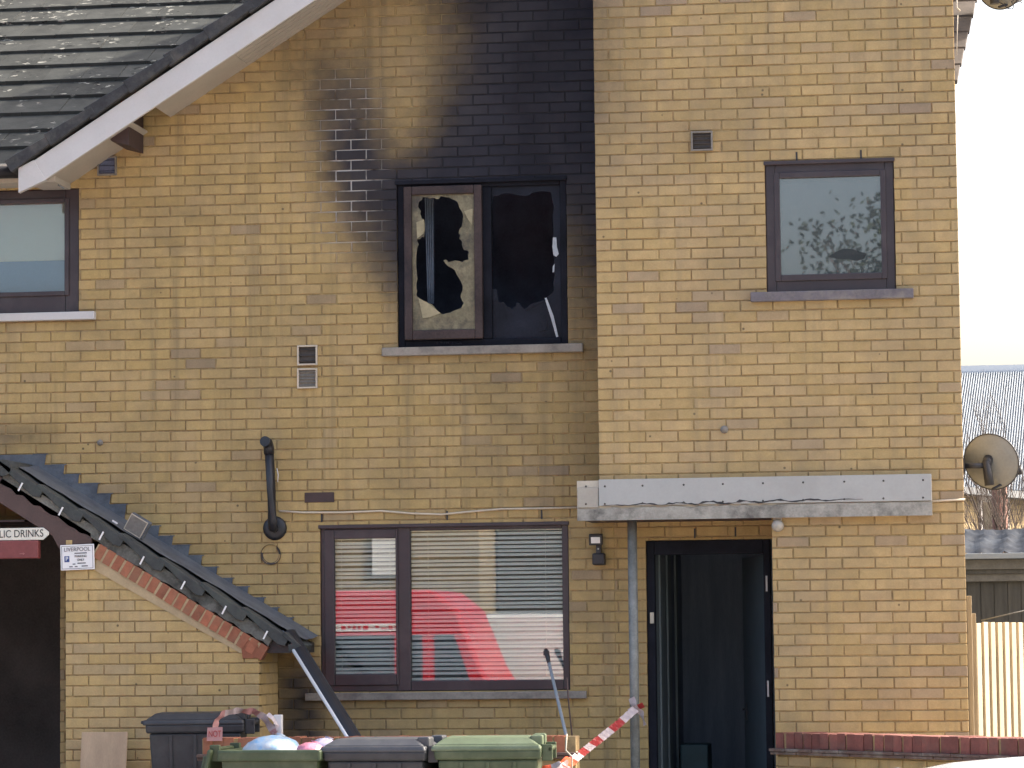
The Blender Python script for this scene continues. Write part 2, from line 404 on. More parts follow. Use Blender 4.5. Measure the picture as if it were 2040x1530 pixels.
M['carglass'] = plain('car_glass', (0.02, 0.025, 0.03), 0.08, var=0.05, bmp=0)
M['wire'] = plain('cream_cable', (0.55, 0.46, 0.34), 0.6, var=0.15)
def glass(name, refl=0.16, film=0.0, filmcol=(0.3, 0.32, 0.33), rough=0.0):
    mt, nt, b = newmat(name)
    nt.nodes.remove(b); out = nt.nodes['Material Output']
    tr = nn(nt, 'ShaderNodeBsdfTransparent'); tr.inputs[0].default_value = (0.96, 0.98, 0.97, 1)
    gl = nn(nt, 'ShaderNodeBsdfGlossy'); gl.inputs['Roughness'].default_value = rough
    fr = nn(nt, 'ShaderNodeFresnel'); fr.inputs[0].default_value = 1.5
    k = math_n(nt, 'MULTIPLY', fr.outputs[0], refl / 0.04, True)
    a = tr.outputs[0]
    if film:
        df = nn(nt, 'ShaderNodeBsdfDiffuse'); lk(nt, ramp(nt, noise(nt, 5, pos(nt), 5), [(0.3, tuple(x * 0.75 for x in filmcol)), (0.7, tuple(x * 1.2 for x in filmcol))]), df.inputs[0])
        mm = nn(nt, 'ShaderNodeMixShader'); mm.inputs[0].default_value = film
        lk(nt, a, mm.inputs[1]); lk(nt, df.outputs[0], mm.inputs[2]); a = mm.outputs[0]
    m2 = nn(nt, 'ShaderNodeMixShader'); lk(nt, k, m2.inputs[0]); lk(nt, a, m2.inputs[1]); lk(nt, gl.outputs[0], m2.inputs[2])
    lk(nt, m2.outputs[0], out.inputs[0])
    return mt
M['glass'] = glass('window_glass', 0.085)
M['glass_clear'] = glass('window_glass_blind', 0.10)
M['glass_film'] = glass('smoky_obscured_glass', 0.2, 0.68, (0.085, 0.095, 0.10), 0.014)
M['smear'] = glass('soot_smear', 0.05, 0.75, (0.035, 0.038, 0.042), 0.1)
def brick_tex(name, c1, c2, cm):
    mt, nt, b = newmat(name)
    mp = nn(nt, 'ShaderNodeMapping'); lk(nt, pos(nt), mp.inputs[0]); mp.inputs['Rotation'].default_value = (math.radians(90), 0, 0)
    t = nn(nt, 'ShaderNodeTexBrick'); lk(nt, mp.outputs[0], t.inputs[0])
    t.inputs['Scale'].default_value = 1; t.inputs['Brick Width'].default_value = 0.225; t.inputs['Row Height'].default_value = 0.075; t.inputs['Mortar Size'].default_value = 0.006
    for i, c in (('Color1', c1), ('Color2', c2), ('Mortar', cm)): t.inputs[i].default_value = (*c, 1)
    c = mix(nt, 1.0, t.outputs[0], ramp(nt, noise(nt, 2, pos(nt), 5), [(0.3, 0.7), (0.7, 1.2)]), 'MULTIPLY')
    lk(nt, c, b.inputs['Base Color']); b.inputs['Roughness'].default_value = 0.9
    return mt
M['far_brick'] = brick_tex('far_yellow_brick', (0.36, 0.27, 0.14), (0.30, 0.22, 0.11), (0.22, 0.17, 0.10))

# ------------------------------------------------------------------ setting
def sheet(name, x0, x1, y0, y1, z, mat):
    b = MB(); b.quad((x0, y0, z), (x1, y0, z), (x1, y1, z), (x0, y1, z))
    o = obj(name, b, mat); o['kind'] = 'structure'; return o
sheet('ground', -600, 600, -600, 600, 0.0, M['asphalt'])
YW = -0.54                                # front plane of the projecting wing; the main wall stands at y = 0
yard = box('yard_paving', -9.5, -1.3, -1.9, 0.25, -0.1, 0.15, M['paving']); yard['kind'] = 'structure'
sheet('forecourt', -16, 12, -13.2, -1.0, 0.004, M['paving'])  # unseen pale sheet added to bounce sunlight onto the shaded facade
pv = box('pavement', -30, 30, -16.2, -14.9, -0.1, 0.11, M['paving'], bevel=0.01); pv['kind'] = 'structure'

# ------------------------------------------------------------------ house
XL = AX(0, 700, 0) - 2.2
XWL, XWR = AX(1188, 500, YW), AX(1915, 750, YW)
XDR = AX(1541, 1250, YW)                  # left edge of the ground floor of the wing, right of the door
ZTOP = 6.95
ZC0, ZC1 = AZ(1500, 1032, YW - 0.1), AZ(1500, 950, YW - 0.1)   # canopy beam bottom and top
def rect(px0, py0, px1, py1, Y):
    # straight rectangle on a wall from four picture edges
    cx, cy = (px0 + px1) / 2, (py0 + py1) / 2
    return (AX(px0, cy, Y), AX(px1, cy, Y), AZ(cx, py1, Y), AZ(cx, py0, Y))
O_LOW = rect(638, 1043, 1134, 1377, 0)
O_BURN = rect(791, 357, 1130, 689, 0)
O_LEFT = rect(-160, 379, 157, 626, 0)
O_DOOR = rect(1291, 1075, 1540, 1800, 0)
O_DOOR = (O_DOOR[0], O_DOOR[1] + 0.06, 0.15, O_DOOR[3])
O_WING = rect(1525, 319, 1783, 580, YW)
house = thing('terraced_house', 'yellow brick house with a fire blackened upstairs window and smoke stained wall', 'house', ((XL + XWR) / 2, 3, 0))

SG_X = [540, 600, 640, 660, 700, 740, 780, 820, 860, 900, 960, 1020, 1130, 1190]
SG = {0: [.2, .34, .38, .38, .34, .32, .33, .4, .55, .74, .9, .94, .97, 1],
      60: [.15, .34, .36, .34, .28, .22, .22, .28, .44, .64, .88, .94, .96, 1],
      130: [.06, .36, .52, .54, .5, .38, .18, .2, .42, .68, .9, .94, .96, 1],
      190: [.02, .32, .68, .78, .74, .55, .24, .2, .44, .8, .93, .95, .96, 1],
      240: [0, .2, .62, .82, .82, .66, .28, .26, .62, .9, .95, .95, .96, 1],
      300: [0, .1, .5, .86, .92, .88, .55, .52, .85, .95, .97, .96, .96, 1],
      350: [0, .04, .34, .78, .9, .92, .9, .95, .97, .98, .99, .99, .95, 1],
      400: [0, 0, .16, .52, .8, .87, .92, .97, 1, 1, 1, 1, .85, .97],
      460: [0, 0, .04, .2, .56, .76, .88, .95, 1, 1, 1, 1, .7, .9],
      510: [0, 0, 0, .05, .26, .62, .84, .9, 1, 1, 1, 1, .62, .85],
      560: [0, 0, 0, 0, .08, .36, .72, .8, 1, 1, 1, 1, .5, .75],
      620: [0, 0, 0, 0, 0, .04, .3, .5, .6, .6, .6, .5, .4, .6],
      680: [0, 0, 0, 0, 0, 0, .1, .1, .1, .1, .1, .1, .25, .45],
      740: [0, 0, 0, 0, 0, 0, 0, 0, 0, 0, 0, .05, .15, .32],
      1000: [0, 0, 0, 0, 0, 0, 0, 0, 0, 0, 0, .05, .1, .22]}
SG_Y = sorted(SG)
def soot_dark(x, y, z):
    px, py = proj(x, y, z)
    if y > -0.3:
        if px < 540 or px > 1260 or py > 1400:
            # darker brick in the corner beside the porch; dirty brick above its flashing
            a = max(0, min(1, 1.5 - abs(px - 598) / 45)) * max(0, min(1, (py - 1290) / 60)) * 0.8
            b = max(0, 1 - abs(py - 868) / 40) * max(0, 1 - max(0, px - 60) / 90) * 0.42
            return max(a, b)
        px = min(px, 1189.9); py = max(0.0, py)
        a = max(0, min(1, 1.5 - abs(px - 598) / 45)) * max(0, min(1, (py - 1290) / 60)) * 0.8  # same darker patch in the porch corner
        if py >= 999: return max(a, (px > 1100) * 0.2 * max(0, 1 - (py - 999) / 60))
        i = max(k for k in range(len(SG_Y)) if SG_Y[k] <= py); y0, y1 = SG_Y[i], SG_Y[i + 1]
        j = max(k for k in range(len(SG_X)) if SG_X[k] <= px); x0, x1 = SG_X[j], SG_X[j + 1]
        u, v = (px - x0) / (x1 - x0), (py - y0) / (y1 - y0)
        A, B = SG[y0], SG[y1]
        return (A[j] * (1 - u) + A[j + 1] * u) * (1 - v) + (B[j] * (1 - u) + B[j + 1] * u) * v
    # light smoke haze on the wing next to the plume
    e = max(0, 1 - (px - 1188) / 120.0) * max(0, min(1, (430 - py) / 250.0))
    e2 = max(0, 1 - abs(py - 250) / 130.0) * max(0, 1 - abs(px - 1350) / 260.0) * 0.15
    return max(e * 0.42, e2)

# ---- verge, bargeboard and soffit of the gable
YB = -0.55
A_ = at(40, 338, YB); B_ = at(640, -62, YB)
SL = (B_[1] - A_[1]) / (B_[0] - A_[0]); VANG = math.atan(SL)
u = Vector((math.cos(VANG), 0, math.sin(VANG))); nrm = Vector((-math.sin(VANG), 0, math.cos(VANG)))
P0 = Vector((A_[0], YB, A_[1])); LEN = 5.2
def washed(x, y, z):
    # band of the plume where the joints were hosed clean
    px, py = proj(x, y, z)
    if y < -0.3: return 0.0
    return max(0, min(1, (px - 625) / 20)) * max(0, min(1, (775 - px) / 50)) * max(0, min(1, (py - 140) / 40)) * max(0, min(1, (520 - py) / 60))
def under_verge(x): return P0.z + SL * (x - P0.x) if x > P0.x else O_LEFT[3] + 0.03
def sub_rect(r, o):
    x0, x1, z0, z1 = r; a0, a1, b0, b1 = o
    if a1 <= x0 or a0 >= x1 or b1 <= z0 or b0 >= z1: return [r]
    out = []
    if a0 > x0: out.append((x0, a0, z0, z1))
    if a1 < x1: out.append((a1, x1, z0, z1))
    c0, c1 = max(x0, a0), min(x1, a1)
    if b0 > z0: out.append((c0, c1, z0, b0))
    if b1 < z1: out.append((c0, c1, b1, z1))
    return out
def bricks(x0, x1, z0, z1, opens, xph, zph, bl=0.225, bh=0.075, j=0.0095):
    res = []
    k0 = math.floor((z0 - zph) / bh)
    k1 = math.ceil((z1 - zph) / bh)
    for k in range(k0, k1):
        za, zb = zph + k * bh + j / 2, zph + (k + 1) * bh - j / 2
        za, zb = max(za, z0), min(zb, z1)
        if zb - za < 0.02: continue
        ph = xph + (0.5 * bl if k % 2 else 0)
        i0 = math.floor((x0 - ph) / bl)
        i1 = math.ceil((x1 - ph) / bl)
        for i in range(i0, i1):
            xa, xb = ph + i * bl + j / 2, ph + (i + 1) * bl - j / 2
            xa, xb = max(xa, x0), min(xb, x1)
            if xb - xa < 0.015: continue
            rs = [(xa, xb, za, zb)]
            for o in opens:
                rs = [q for r in rs for q in sub_rect(r, o)]
            res += [r for r in rs if r[1] - r[0] > 0.015 and r[3] - r[2] > 0.012]
    return res
def add_brick(b, r, Y, d=0.03, c=0.003, jit=True):
    x0, x1, z0, z1 = r
    pr = random.uniform(0, 0.004) if jit else 0
    t = random.uniform(-0.0016, 0.0016) if jit else 0
    if jit:
        x0 += random.uniform(-.0015, .0015); x1 += random.uniform(-.0015, .0015)
        z0 += random.uniform(-.0012, .0012); z1 += random.uniform(-.0012, .0012)
    n = len(b.v)
    yf = Y - pr
    b.v += [(x0 + c, yf + t, z0 + c), (x1 - c, yf - t, z0 + c), (x1 - c, yf - t, z1 - c), (x0 + c, yf + t, z1 - c)]
    b.v += [(x0, yf + c + t, z0), (x1, yf + c - t, z0), (x1, yf + c - t, z1), (x0, yf + c + t, z1)]
    b.v += [(x0, Y + d, z0), (x1, Y + d, z0), (x1, Y + d, z1), (x0, Y + d, z1)]
    for f in ((0, 1, 2, 3),): b.f.append(tuple(n + i for i in f))
    for a in range(4):
        e = (a + 1) % 4
        b.f.append((n + 4 + a, n + 4 + e, n + e, n + a)); b.f.append((n + 8 + a, n + 8 + e, n + 4 + e, n + 4 + a))
    b.mi += [0] * 9; b.sm += [False] * 9
def mortar_wall(name, regs, opens, Y, mat, parent, cell=0.15, reveal=0.12, clip=False):
    b = MB(); att = []
    for x0, x1, z0, z1 in regs:
        def lines(a, c, cuts):
            n = max(1, int((c - a) / cell)); L = [a + (c - a) * i / n for i in range(n + 1)] + [q for q in cuts if a < q < c]
            return sorted(L)
        xs = lines(x0, x1, [q for o in opens for q in o[:2]]); zs = lines(z0, z1, [q for o in opens for q in o[2:]])
        for i in range(len(xs) - 1):
            for k in range(len(zs) - 1):
                cx, cz = (xs[i] + xs[i + 1]) / 2, (zs[k] + zs[k + 1]) / 2
                if xs[i + 1] - xs[i] < 1e-6 or zs[k + 1] - zs[k] < 1e-6: continue
                if any(o[0] < cx < o[1] and o[2] < cz < o[3] for o in opens): continue
                if Y > -0.1 and clip and cz > under_verge(cx) + 0.05: continue
                b.quad((xs[i], Y, zs[k]), (xs[i + 1], Y, zs[k]), (xs[i + 1], Y, zs[k + 1]), (xs[i], Y, zs[k + 1]))
    for o in opens:
        a, c, e, g = o
        b.quad((a, Y, e), (a, Y, g), (a, Y + reveal, g), (a, Y + reveal, e)); b.quad((c, Y, e), (c, Y + reveal, e), (c, Y + reveal, g), (c, Y, g))
        b.quad((a, Y, g), (c, Y, g), (c, Y + reveal, g), (a, Y + reveal, g)); b.quad((a, Y, e), (a, Y + reveal, e), (c, Y + reveal, e), (c, Y, e))
    b.att = [soot_dark(*v) for v in b.v]; b.att2 = [washed(*v) for v in b.v]
    return obj(name, b, mat, parent, fixn=False)

ZP_L = AZ(400, 450, 0); XP_L = AX(309, 480, 0)
ZP_W = AZ(1300, 497, YW); XP_W = AX(1217, 486, YW)
k_par = lambda ph: 0
open_main = [O_LOW, O_BURN, O_LEFT, O_DOOR]
XB = AX(1560, 1250, 0)
PORCH_OPEN = (XL - 0.1, AX(120, 1300, 0), 0.0, AZ(60, 1040, 0))
reg_main = [(XL, XWL + 0.04, 0.0, ZTOP), (XWL + 0.04, XB, 0.0, AZ(1400, 985, 0))]
main_wall = mortar_wall('front_wall', reg_main, open_main + [PORCH_OPEN], 0.0055, M['mortar'], house, clip=True)
wing_wall = mortar_wall('wing_wall', [(XWL, XWR, ZC0 + 0.02, ZTOP), (XDR, XWR, 0, ZC0 + 0.02)], [O_WING], YW + 0.0055, M['mortar'], house)
# side cheeks and shell of the wing
sb = MB()
sb.quad((XWL, YW + 0.0055, ZC0), (XWL, YW + 0.0055, 8.6), (XWL, 6, 8.6), (XWL, 6, ZC0))
sb.quad((XWR, YW + 0.0055, 0), (XWR, YW + 0.0055, 8.6), (XWR, 6, 8.6), (XWR, 6, 0))
sb.quad((XDR, YW + 0.0055, 0), (XDR, YW + 0.0055, ZC0 + 0.02), (XDR, 0.3, ZC0 + 0.02), (XDR, 0.3, 0))
sb.quad((XWL, YW + 0.01, ZTOP), (XWR, YW + 0.01, ZTOP), (XWR, YW + 0.01, 8.6), (XWL, YW + 0.01, 8.6))
zv = under_verge(XWL); xv_ = P0.x + (ZTOP - P0.z) / SL
sb.poly([(xv_, 0.01, ZTOP), (XWL, 0.01, ZTOP), (XWL, 0.01, zv)])
sb.quad((XL, 6, 0), (XWR, 6, 0), (XWR, 6, 8.6), (XL, 6, 8.6))
sb.quad((XL, 0.02, 0), (XL, 6, 0), (XL, 6, 6), (XL, 0.02, 5.2))
obj('side_wall', sb, M['far_brick'], house, fixn=False)
wr = MB(); wr.prism([(XWL - 0.1, YW - 0.3, 8.5), (XWL - 0.1, 6.3, 8.5), (XWL - 0.1, 2.8, 10.4)], (XWR - XWL + 0.2, 0, 0))
obj('roof', wr, M['tile_plain'], house)

LM = bricks(*reg_main[0][:2], 0.15, ZTOP, open_main + [PORCH_OPEN], XP_L, ZP_L)
LM = [r for r in LM if (r[2] + r[3]) / 2 < under_verge((r[0] + r[1]) / 2) + 0.04]
LM += [r for r in bricks(XWL + 0.04, XB, 0.15, AZ(1400, 990, 0), [O_DOOR], XP_L, ZP_L)]
WM = bricks(XWL, XWR, ZC0 + 0.03, ZTOP, [O_WING], XP_W, ZP_W) + bricks(XDR, XWR, 0.02, ZC0 + 0.03, [], XP_W, ZP_W)
# the 300 full, clean bricks that show largest become single objects, the rest one joined part
cand = []
for lst, Y, wall in ((LM, 0.0, main_wall), (WM, YW, wing_wall)):
    for r in lst:
        px, py = proj((r[0] + r[1]) / 2, Y, (r[2] + r[3]) / 2)
        hid = (1150 < px < 1860 and 940 < py < 1045)
        full = r[1] - r[0] > 0.214 and r[3] - r[2] > 0.064
        if full and 0 < px < 1905 and 0 < py < 1530 and not hid and soot_dark((r[0] + r[1]) / 2, Y, (r[2] + r[3]) / 2) < 0.01:
            cand.append((Y, -px, r, wall))
cand.sort(key=lambda c: (c[0], c[1]))
single = {(c[0], c[2]) for c in cand[:300]}
proto = []
for k in range(8):
    b = MB(); random.seed(50 + k)
    add_brick(b, (-0.10775, 0.10775, -0.03275, 0.03275), 0.0)
    proto.append((b.mesh('brick', M['brick']), b.mesh('brick', M['brick_wing'])))
random.seed(11)
for Y, _, r, wall in cand[:300]:
    o = bpy.data.objects.new('brick', random.choice(proto)[1 if Y < -0.3 else 0])
    o.location = ((r[0] + r[1]) / 2, Y, (r[2] + r[3]) / 2)
    put(o, wall)
for lst, Y, wall in ((LM, 0.0, main_wall), (WM, YW, wing_wall)):
    b = MB()
    for r in lst:
        if (Y, r) not in single: add_brick(b, r, Y)
    b.att = [soot_dark(*v) for v in b.v]
    o = obj('brickwork', b, M['brick_wing' if Y < -0.3 else 'brick'], wall, fixn=False); o['kind'] = 'stuff'

def room(name, o, Y, d, mat, parent, g=0.5):
    b = MB(); x0, x1, z0, z1 = o[0] - g, o[1] + g, o[2] - g * 0.6, o[3] + g * 0.6
    y0, y1 = Y + 0.14, Y + d
    b.quad((x0, y1, z0), (x1, y1, z0), (x1, y1, z1), (x0, y1, z1)); b.quad((x0, y0, z0), (x0, y1, z0), (x0, y1, z1), (x0, y0, z1))
    b.quad((x1, y0, z0), (x1, y0, z1), (x1, y1, z1), (x1, y1, z0)); b.quad((x0, y0, z1), (x0, y1, z1), (x1, y1, z1), (x1, y0, z1))
    b.quad((x0, y0, z0), (x1, y0, z0), (x1, y1, z0), (x0, y1, z0))
    for q in ((x0, o[0], z0, z1), (o[1], x1, z0, z1), (o[0], o[1], z0, o[2]), (o[0], o[1], o[3], z1)):
        b.quad((q[0], y0, q[2]), (q[1], y0, q[2]), (q[1], y0, q[3]), (q[0], y0, q[3]))
    return obj(name, b, mat, parent, fixn=False)
def ring(b, o, i, y0, y1, mi=0):
    # four mitre-free bars between outer rect o and inner rect i
    b.box(o[0], i[0], y0, y1, o[2], o[3], mi); b.box(i[1], o[1], y0, y1, o[2], o[3], mi)
    b.box(i[0], i[1], y0, y1, o[2], i[2], mi); b.box(i[0], i[1], y0, y1, i[3], o[3], mi)
def ins(o, a, b=None, c=None, d=None):
    b = a if b is None else b; c = a if c is None else c; d = a if d is None else d
    return (o[0] + a, o[1] - b, o[2] + c, o[3] - d)

# ---- ground floor window
win = MB(); MX0, MX1 = AX(791, 1200, 0.03), AX(818, 1200, 0.03)
i1 = (AX(651, 1200, 0.03), MX0, AZ(730, 1362, 0.03), AZ(730, 1058, 0.03))
i2 = (MX1, AX(1121, 1200, 0.03), AZ(970, 1355, 0.03), AZ(970, 1055, 0.03))
ob = ins(O_LOW, 0.002)
win.box(ob[0], i1[0], 0.02, 0.09, ob[2], ob[3]); win.box(i2[1], ob[1], 0.02, 0.09, ob[2], ob[3])
win.box(MX0, MX1, 0.02, 0.09, ob[2], ob[3])
win.box(i1[0], MX0, 0.02, 0.09, ob[2], i1[2]); win.box(i1[0], MX0, 0.02, 0.09, i1[3], ob[3])
win.box(MX1, i2[1], 0.02, 0.09, ob[2], i2[2]); win.box(MX1, i2[1], 0.02, 0.09, i2[3], ob[3])
lw = obj('window', win, M['frame'], house, bevel=0.006); lw['label'] = 'wide brown two pane window with a venetian blind'
s_ = MB(); si = (AX(667, 1200, 0.02), AX(789, 1200, 0.02), AZ(730, 1343, 0.02), AZ(730, 1073, 0.02))
ring(s_, (i1[0] - 0.012, i1[1] + 0.012, i1[2] - 0.012, i1[3] + 0.012), si, 0.004, 0.05)
obj('sash', s_, M['frame'], lw, bevel=0.005)
def pane(o, y, mat, parent):
    return box('pane', o[0], o[1], y, y + 0.004, o[2], o[3], mat, parent)
pane(ins(si, -0.004), 0.03, M['glass'], lw); pane(ins(i2, -0.004), 0.05, M['glass'], lw)
dr = MB(); dr.box(ob[0] - 0.012, ob[1] + 0.008, -0.012, 0.06, ob[3] - 0.022, ob[3] + 0.004)
obj('drip_bar', dr, M['frame'], lw, bevel=0.004)
def sill(o, px0, px1, py0, py1, Y, mat, parent, pr=0.045):
    cx = (px0 + px1) / 2; cy = (py0 + py1) / 2
    return box('sill', AX(px0, cy, Y - pr), AX(px1, cy, Y - pr), Y - pr, Y + 0.09, AZ(cx, py1, Y - pr), AZ(cx, py0, Y - pr), mat, parent, bevel=0.006)
sill(O_LOW, 607, 1168, 1379, 1394, 0, M['sill'], lw)
room('room', O_LOW, 0, 3.0, M['hall'], lw)
def blind(label, o, y, pitch, seed):
    t = thing('venetian_blind', label, 'blind', ((o[0] + o[1]) / 2, y, o[2]))
    x0, x1 = o[0] - 0.01, o[1] + 0.01; rr = random.Random(seed)
    box('head_rail', x0, x1, y - 0.02, y + 0.02, o[3] - 0.008, o[3] + 0.03, M['slat'], t, bevel=0.003)
    b = MB()
    pr = [(-0.0115, -0.001), (-0.004, 0.0007), (0.004, 0.0007), (0.0115, -0.001)]
    for (ya, za), (yb, zb) in zip(pr[:-1], pr[1:]): b.quad((x0, ya, za), (x1, ya, za), (x1, yb, zb), (x0, yb, zb))
    me = b.mesh('slat', M['slat']); n = int((o[3] - o[2] - 0.02) / pitch)
    for k in range(n):
        s_o = bpy.data.objects.new('slat', me); s_o.location = (0, y, o[3] - 0.012 - (k + 0.5) * pitch + rr.uniform(-.0012, .0012))
        s_o.rotation_euler = (math.radians(60 + rr.uniform(-3, 3)), rr.uniform(-.0012, .0012), 0); put(s_o, t)
    box('bottom_rail', x0, x1, y - 0.013, y + 0.013, o[2] + 0.002, o[2] + 0.02, M['slat'], t, bevel=0.003)
    for f in (0.12, 0.88):
        b = MB(); xx = x0 + (x1 - x0) * f; b.tube([(xx, y - 0.014, o[2] + 0.01), (xx, y - 0.014, o[3])], 0.0012, 5); obj('cord', b, M['slat'], t)
    return t
blind('white venetian blind behind the wide fixed pane of the lower window', i2, 0.078, 0.0312, 1)
blind('white venetian blind behind the narrow left sash of the lower window', si, 0.06, 0.0312, 2)
# ---- burnt window
bw = MB(); ob = ins(O_BURN, 0.002)
bi = ins(ob, 0.05); bx0, bx1 = AX(961, 520, 0.03), AX(980, 520, 0.03)
ring(bw, ob, bi, 0.02, 0.09); bw.box(bx0, bx1, 0.02, 0.09, bi[2], bi[3])
bwin = obj('window', bw, M['frame_dark'], house, bevel=0.008); bwin['label'] = 'smashed and charred upstairs window'
bs = MB(); so_ = (AX(805, 520, -0.02), AX(961, 520, -0.02), AZ(880, 676, -0.02), AZ(880, 370, -0.02))
sin = (AX(821, 520, -0.02), AX(945, 520, -0.02), AZ(880, 657, -0.02), AZ(880, 387, -0.02))
ring(bs, so_, sin, -0.03, 0.019)
sash = obj('sash', bs, M['sash_burnt'], bwin, bevel=0.008); sash['label'] = 'scorched brown sash holding broken glass'
dr = MB(); dr.box(ob[0] - 0.012, ob[1] + 0.008, -0.012, 0.06, ob[3] - 0.022, ob[3] + 0.006)
obj('drip_bar', dr, M['frame_dark'], bwin, bevel=0.004)
def broken(name, outer, hole, y, mat, parent, th=0.004):
    # pane rectangle with a jagged hole, triangulated and given thickness
    bm = bmesh.new(); es = []
    oc = [(outer[0], outer[2]), (outer[1], outer[2]), (outer[1], outer[3]), (outer[0], outer[3])]
    rj = random.Random(len(hole)); jag = []
    for i_, p_ in enumerate(hole):
        q_ = hole[(i_ + 1) % len(hole)]; jag.append(p_); dx_, dz_ = q_[0] - p_[0], q_[1] - p_[1]; ln_ = math.hypot(dx_, dz_)
        for f_ in ((0.35, 0.7) if ln_ > 0.04 else (0.5,)):
            k_ = rj.uniform(-0.22, 0.22) * min(ln_, 0.05); jag.append((p_[0] + dx_ * f_ - dz_ / ln_ * k_, p_[1] + dz_ * f_ + dx_ / ln_ * k_))
    hole = jag
    for loop in (oc, hole):
        vs = [bm.verts.new((p[0], y, p[1])) for p in loop]
        es += [bm.edges.new((vs[i], vs[(i + 1) % len(vs)])) for i in range(len(vs))]
    bmesh.ops.triangle_fill(bm, use_beauty=True, use_dissolve=False, edges=es, normal=(0, -1, 0))
    r = bmesh.ops.extrude_face_region(bm, geom=bm.faces[:])
    bmesh.ops.translate(bm, vec=(0, th, 0), verts=[g for g in r['geom'] if isinstance(g, bmesh.types.BMVert)])
    bmesh.ops.recalc_face_normals(bm, faces=bm.faces)
    me = bpy.data.meshes.new(name); bm.to_mesh(me); bm.free(); me.materials.append(mat)
    return obj(name, me, mat, parent)
def zp(x, y, Y): return at(680 + x / 3.643, 300 + y / 3.643, Y)
H1 = [(590, 335), (640, 350), (690, 352), (740, 335), (800, 350), (850, 390), (880, 450), (880, 520), (850, 600), (870, 650), (880, 700), (928, 740), (925, 790), (880, 810), (800, 805), (740, 797), (800, 850), (850, 920), (880, 1010), (865, 1060), (890, 1105), (850, 1150), (760, 1180), (720, 1180), (680, 1140), (600, 1090), (550, 1060), (545, 1000), (548, 900), (552, 700), (554, 640), (600, 630), (600, 500), (572, 460), (557, 400)]
broken('broken_pane', ins(sin, -0.003), [zp(x, y, -0.005) for x, y in H1], -0.005, M['dirty_glass'], bwin)
ri = (bx1, bi[1], bi[2], bi[3])
H2 = [(1100, 330), (1200, 310), (1330, 330), (1420, 300), (1520, 300), (1545, 400), (1540, 620), (1535, 700), (1550, 900), (1545, 1000), (1500, 1060), (1420, 1100), (1330, 1150), (1270, 1100), (1240, 1160), (1190, 1110), (1140, 1090), (1130, 1010), (1080, 1000), (1075, 700), (1085, 450)]
broken('broken_pane', ins(ri, -0.003), [zp(x, y, 0.05) for x, y in H2], 0.05, M['soot_glass'], bwin)
for pts in ([(1535, 630), (1560, 630), (1565, 700), (1578, 750), (1560, 770), (1540, 760), (1532, 700)], [(1535, 840), (1548, 820), (1545, 880), (1533, 885)],
            [(1475, 1070), (1490, 1068), (1540, 1200), (1575, 1350), (1560, 1355), (1525, 1230)], [(1430, 1235), (1495, 1230), (1490, 1300), (1440, 1310), (1450, 1260)], [(1335, 1155), (1480, 1080), (1482, 1088), (1340, 1163)], [(1085, 1010), (1125, 1005), (1140, 1090), (1090, 1085)]):
    b = MB(); b.prism([(zp(x, y, 0.044)[0], 0.044, zp(x, y, 0.044)[1]) for x, y in pts], (0, 0.004, 0))
    obj('glass_shard', b, M['shard'] if pts[0][0] > 1400 and pts[0][1] != 1235 else M['soot_glass'], bwin)
for pts in ([(560, 1070), (620, 1100), (720, 1180), (640, 1210), (590, 1215)], [(890, 440), (955, 420), (950, 540), (920, 500)], [(545, 520), (600, 500), (598, 600), (550, 640)]):
    b = MB(); b.prism([(zp(x, y, -0.012)[0], -0.012, zp(x, y, -0.012)[1]) for x, y in pts], (0, 0.003, 0))
    obj('glass_shard', b, M['pale_shard'], bwin)
sill(O_BURN, 760, 1161, 688, 705, 0, M['sill'], bwin, 0.05)
for a, c in (((690, 1365), (770, 1395)), ((800, 1380), (860, 1400))):
    x0, z1 = zp(*a, -0.04); x1, z0 = zp(*c, -0.04)
    b = MB(); random.seed(3)
    for q in range(7):
        cx = random.uniform(x0, x1); b.prism([(cx, -0.045, z0 - 0.004), (cx + 0.012, -0.045, z0 - 0.004), (cx + 0.007, -0.045, z0 + random.uniform(0.006, 0.014))], (0, 0.02, 0))
    obj('debris', b, M['frame_dark'], bwin)
room('burnt_room', O_BURN, 0, 1.9, M['soot_black'], bwin)
cu = MB()
n0 = 9
for i in range(n0):
    xa, za = zp(612 + 2.2 * i + (i - 4) * 0, 345, 0.22); xb, zb = zp(632 + 1.5 * i, 1110, 0.22)
    xa2, _ = zp(612 + 4.4 * (i + 1), 345, 0.22)
    if i < n0 - 1:
        w0 = 5.5
        p = lambda k, t: (zp(604 + 8.5 * k + 12 * t + (4 - k) * 2.5 * t, 345 + 765 * t, 0.22)[0], 0.22 + 0.012 * (k % 2), zp(620, 345 + 765 * t, 0.22)[1])
        cu.quad(p(i, 0), p(i + 1, 0), p(i + 1, 1), p(i, 1))
o = obj('curtain', cu, M['curtain'], bwin)
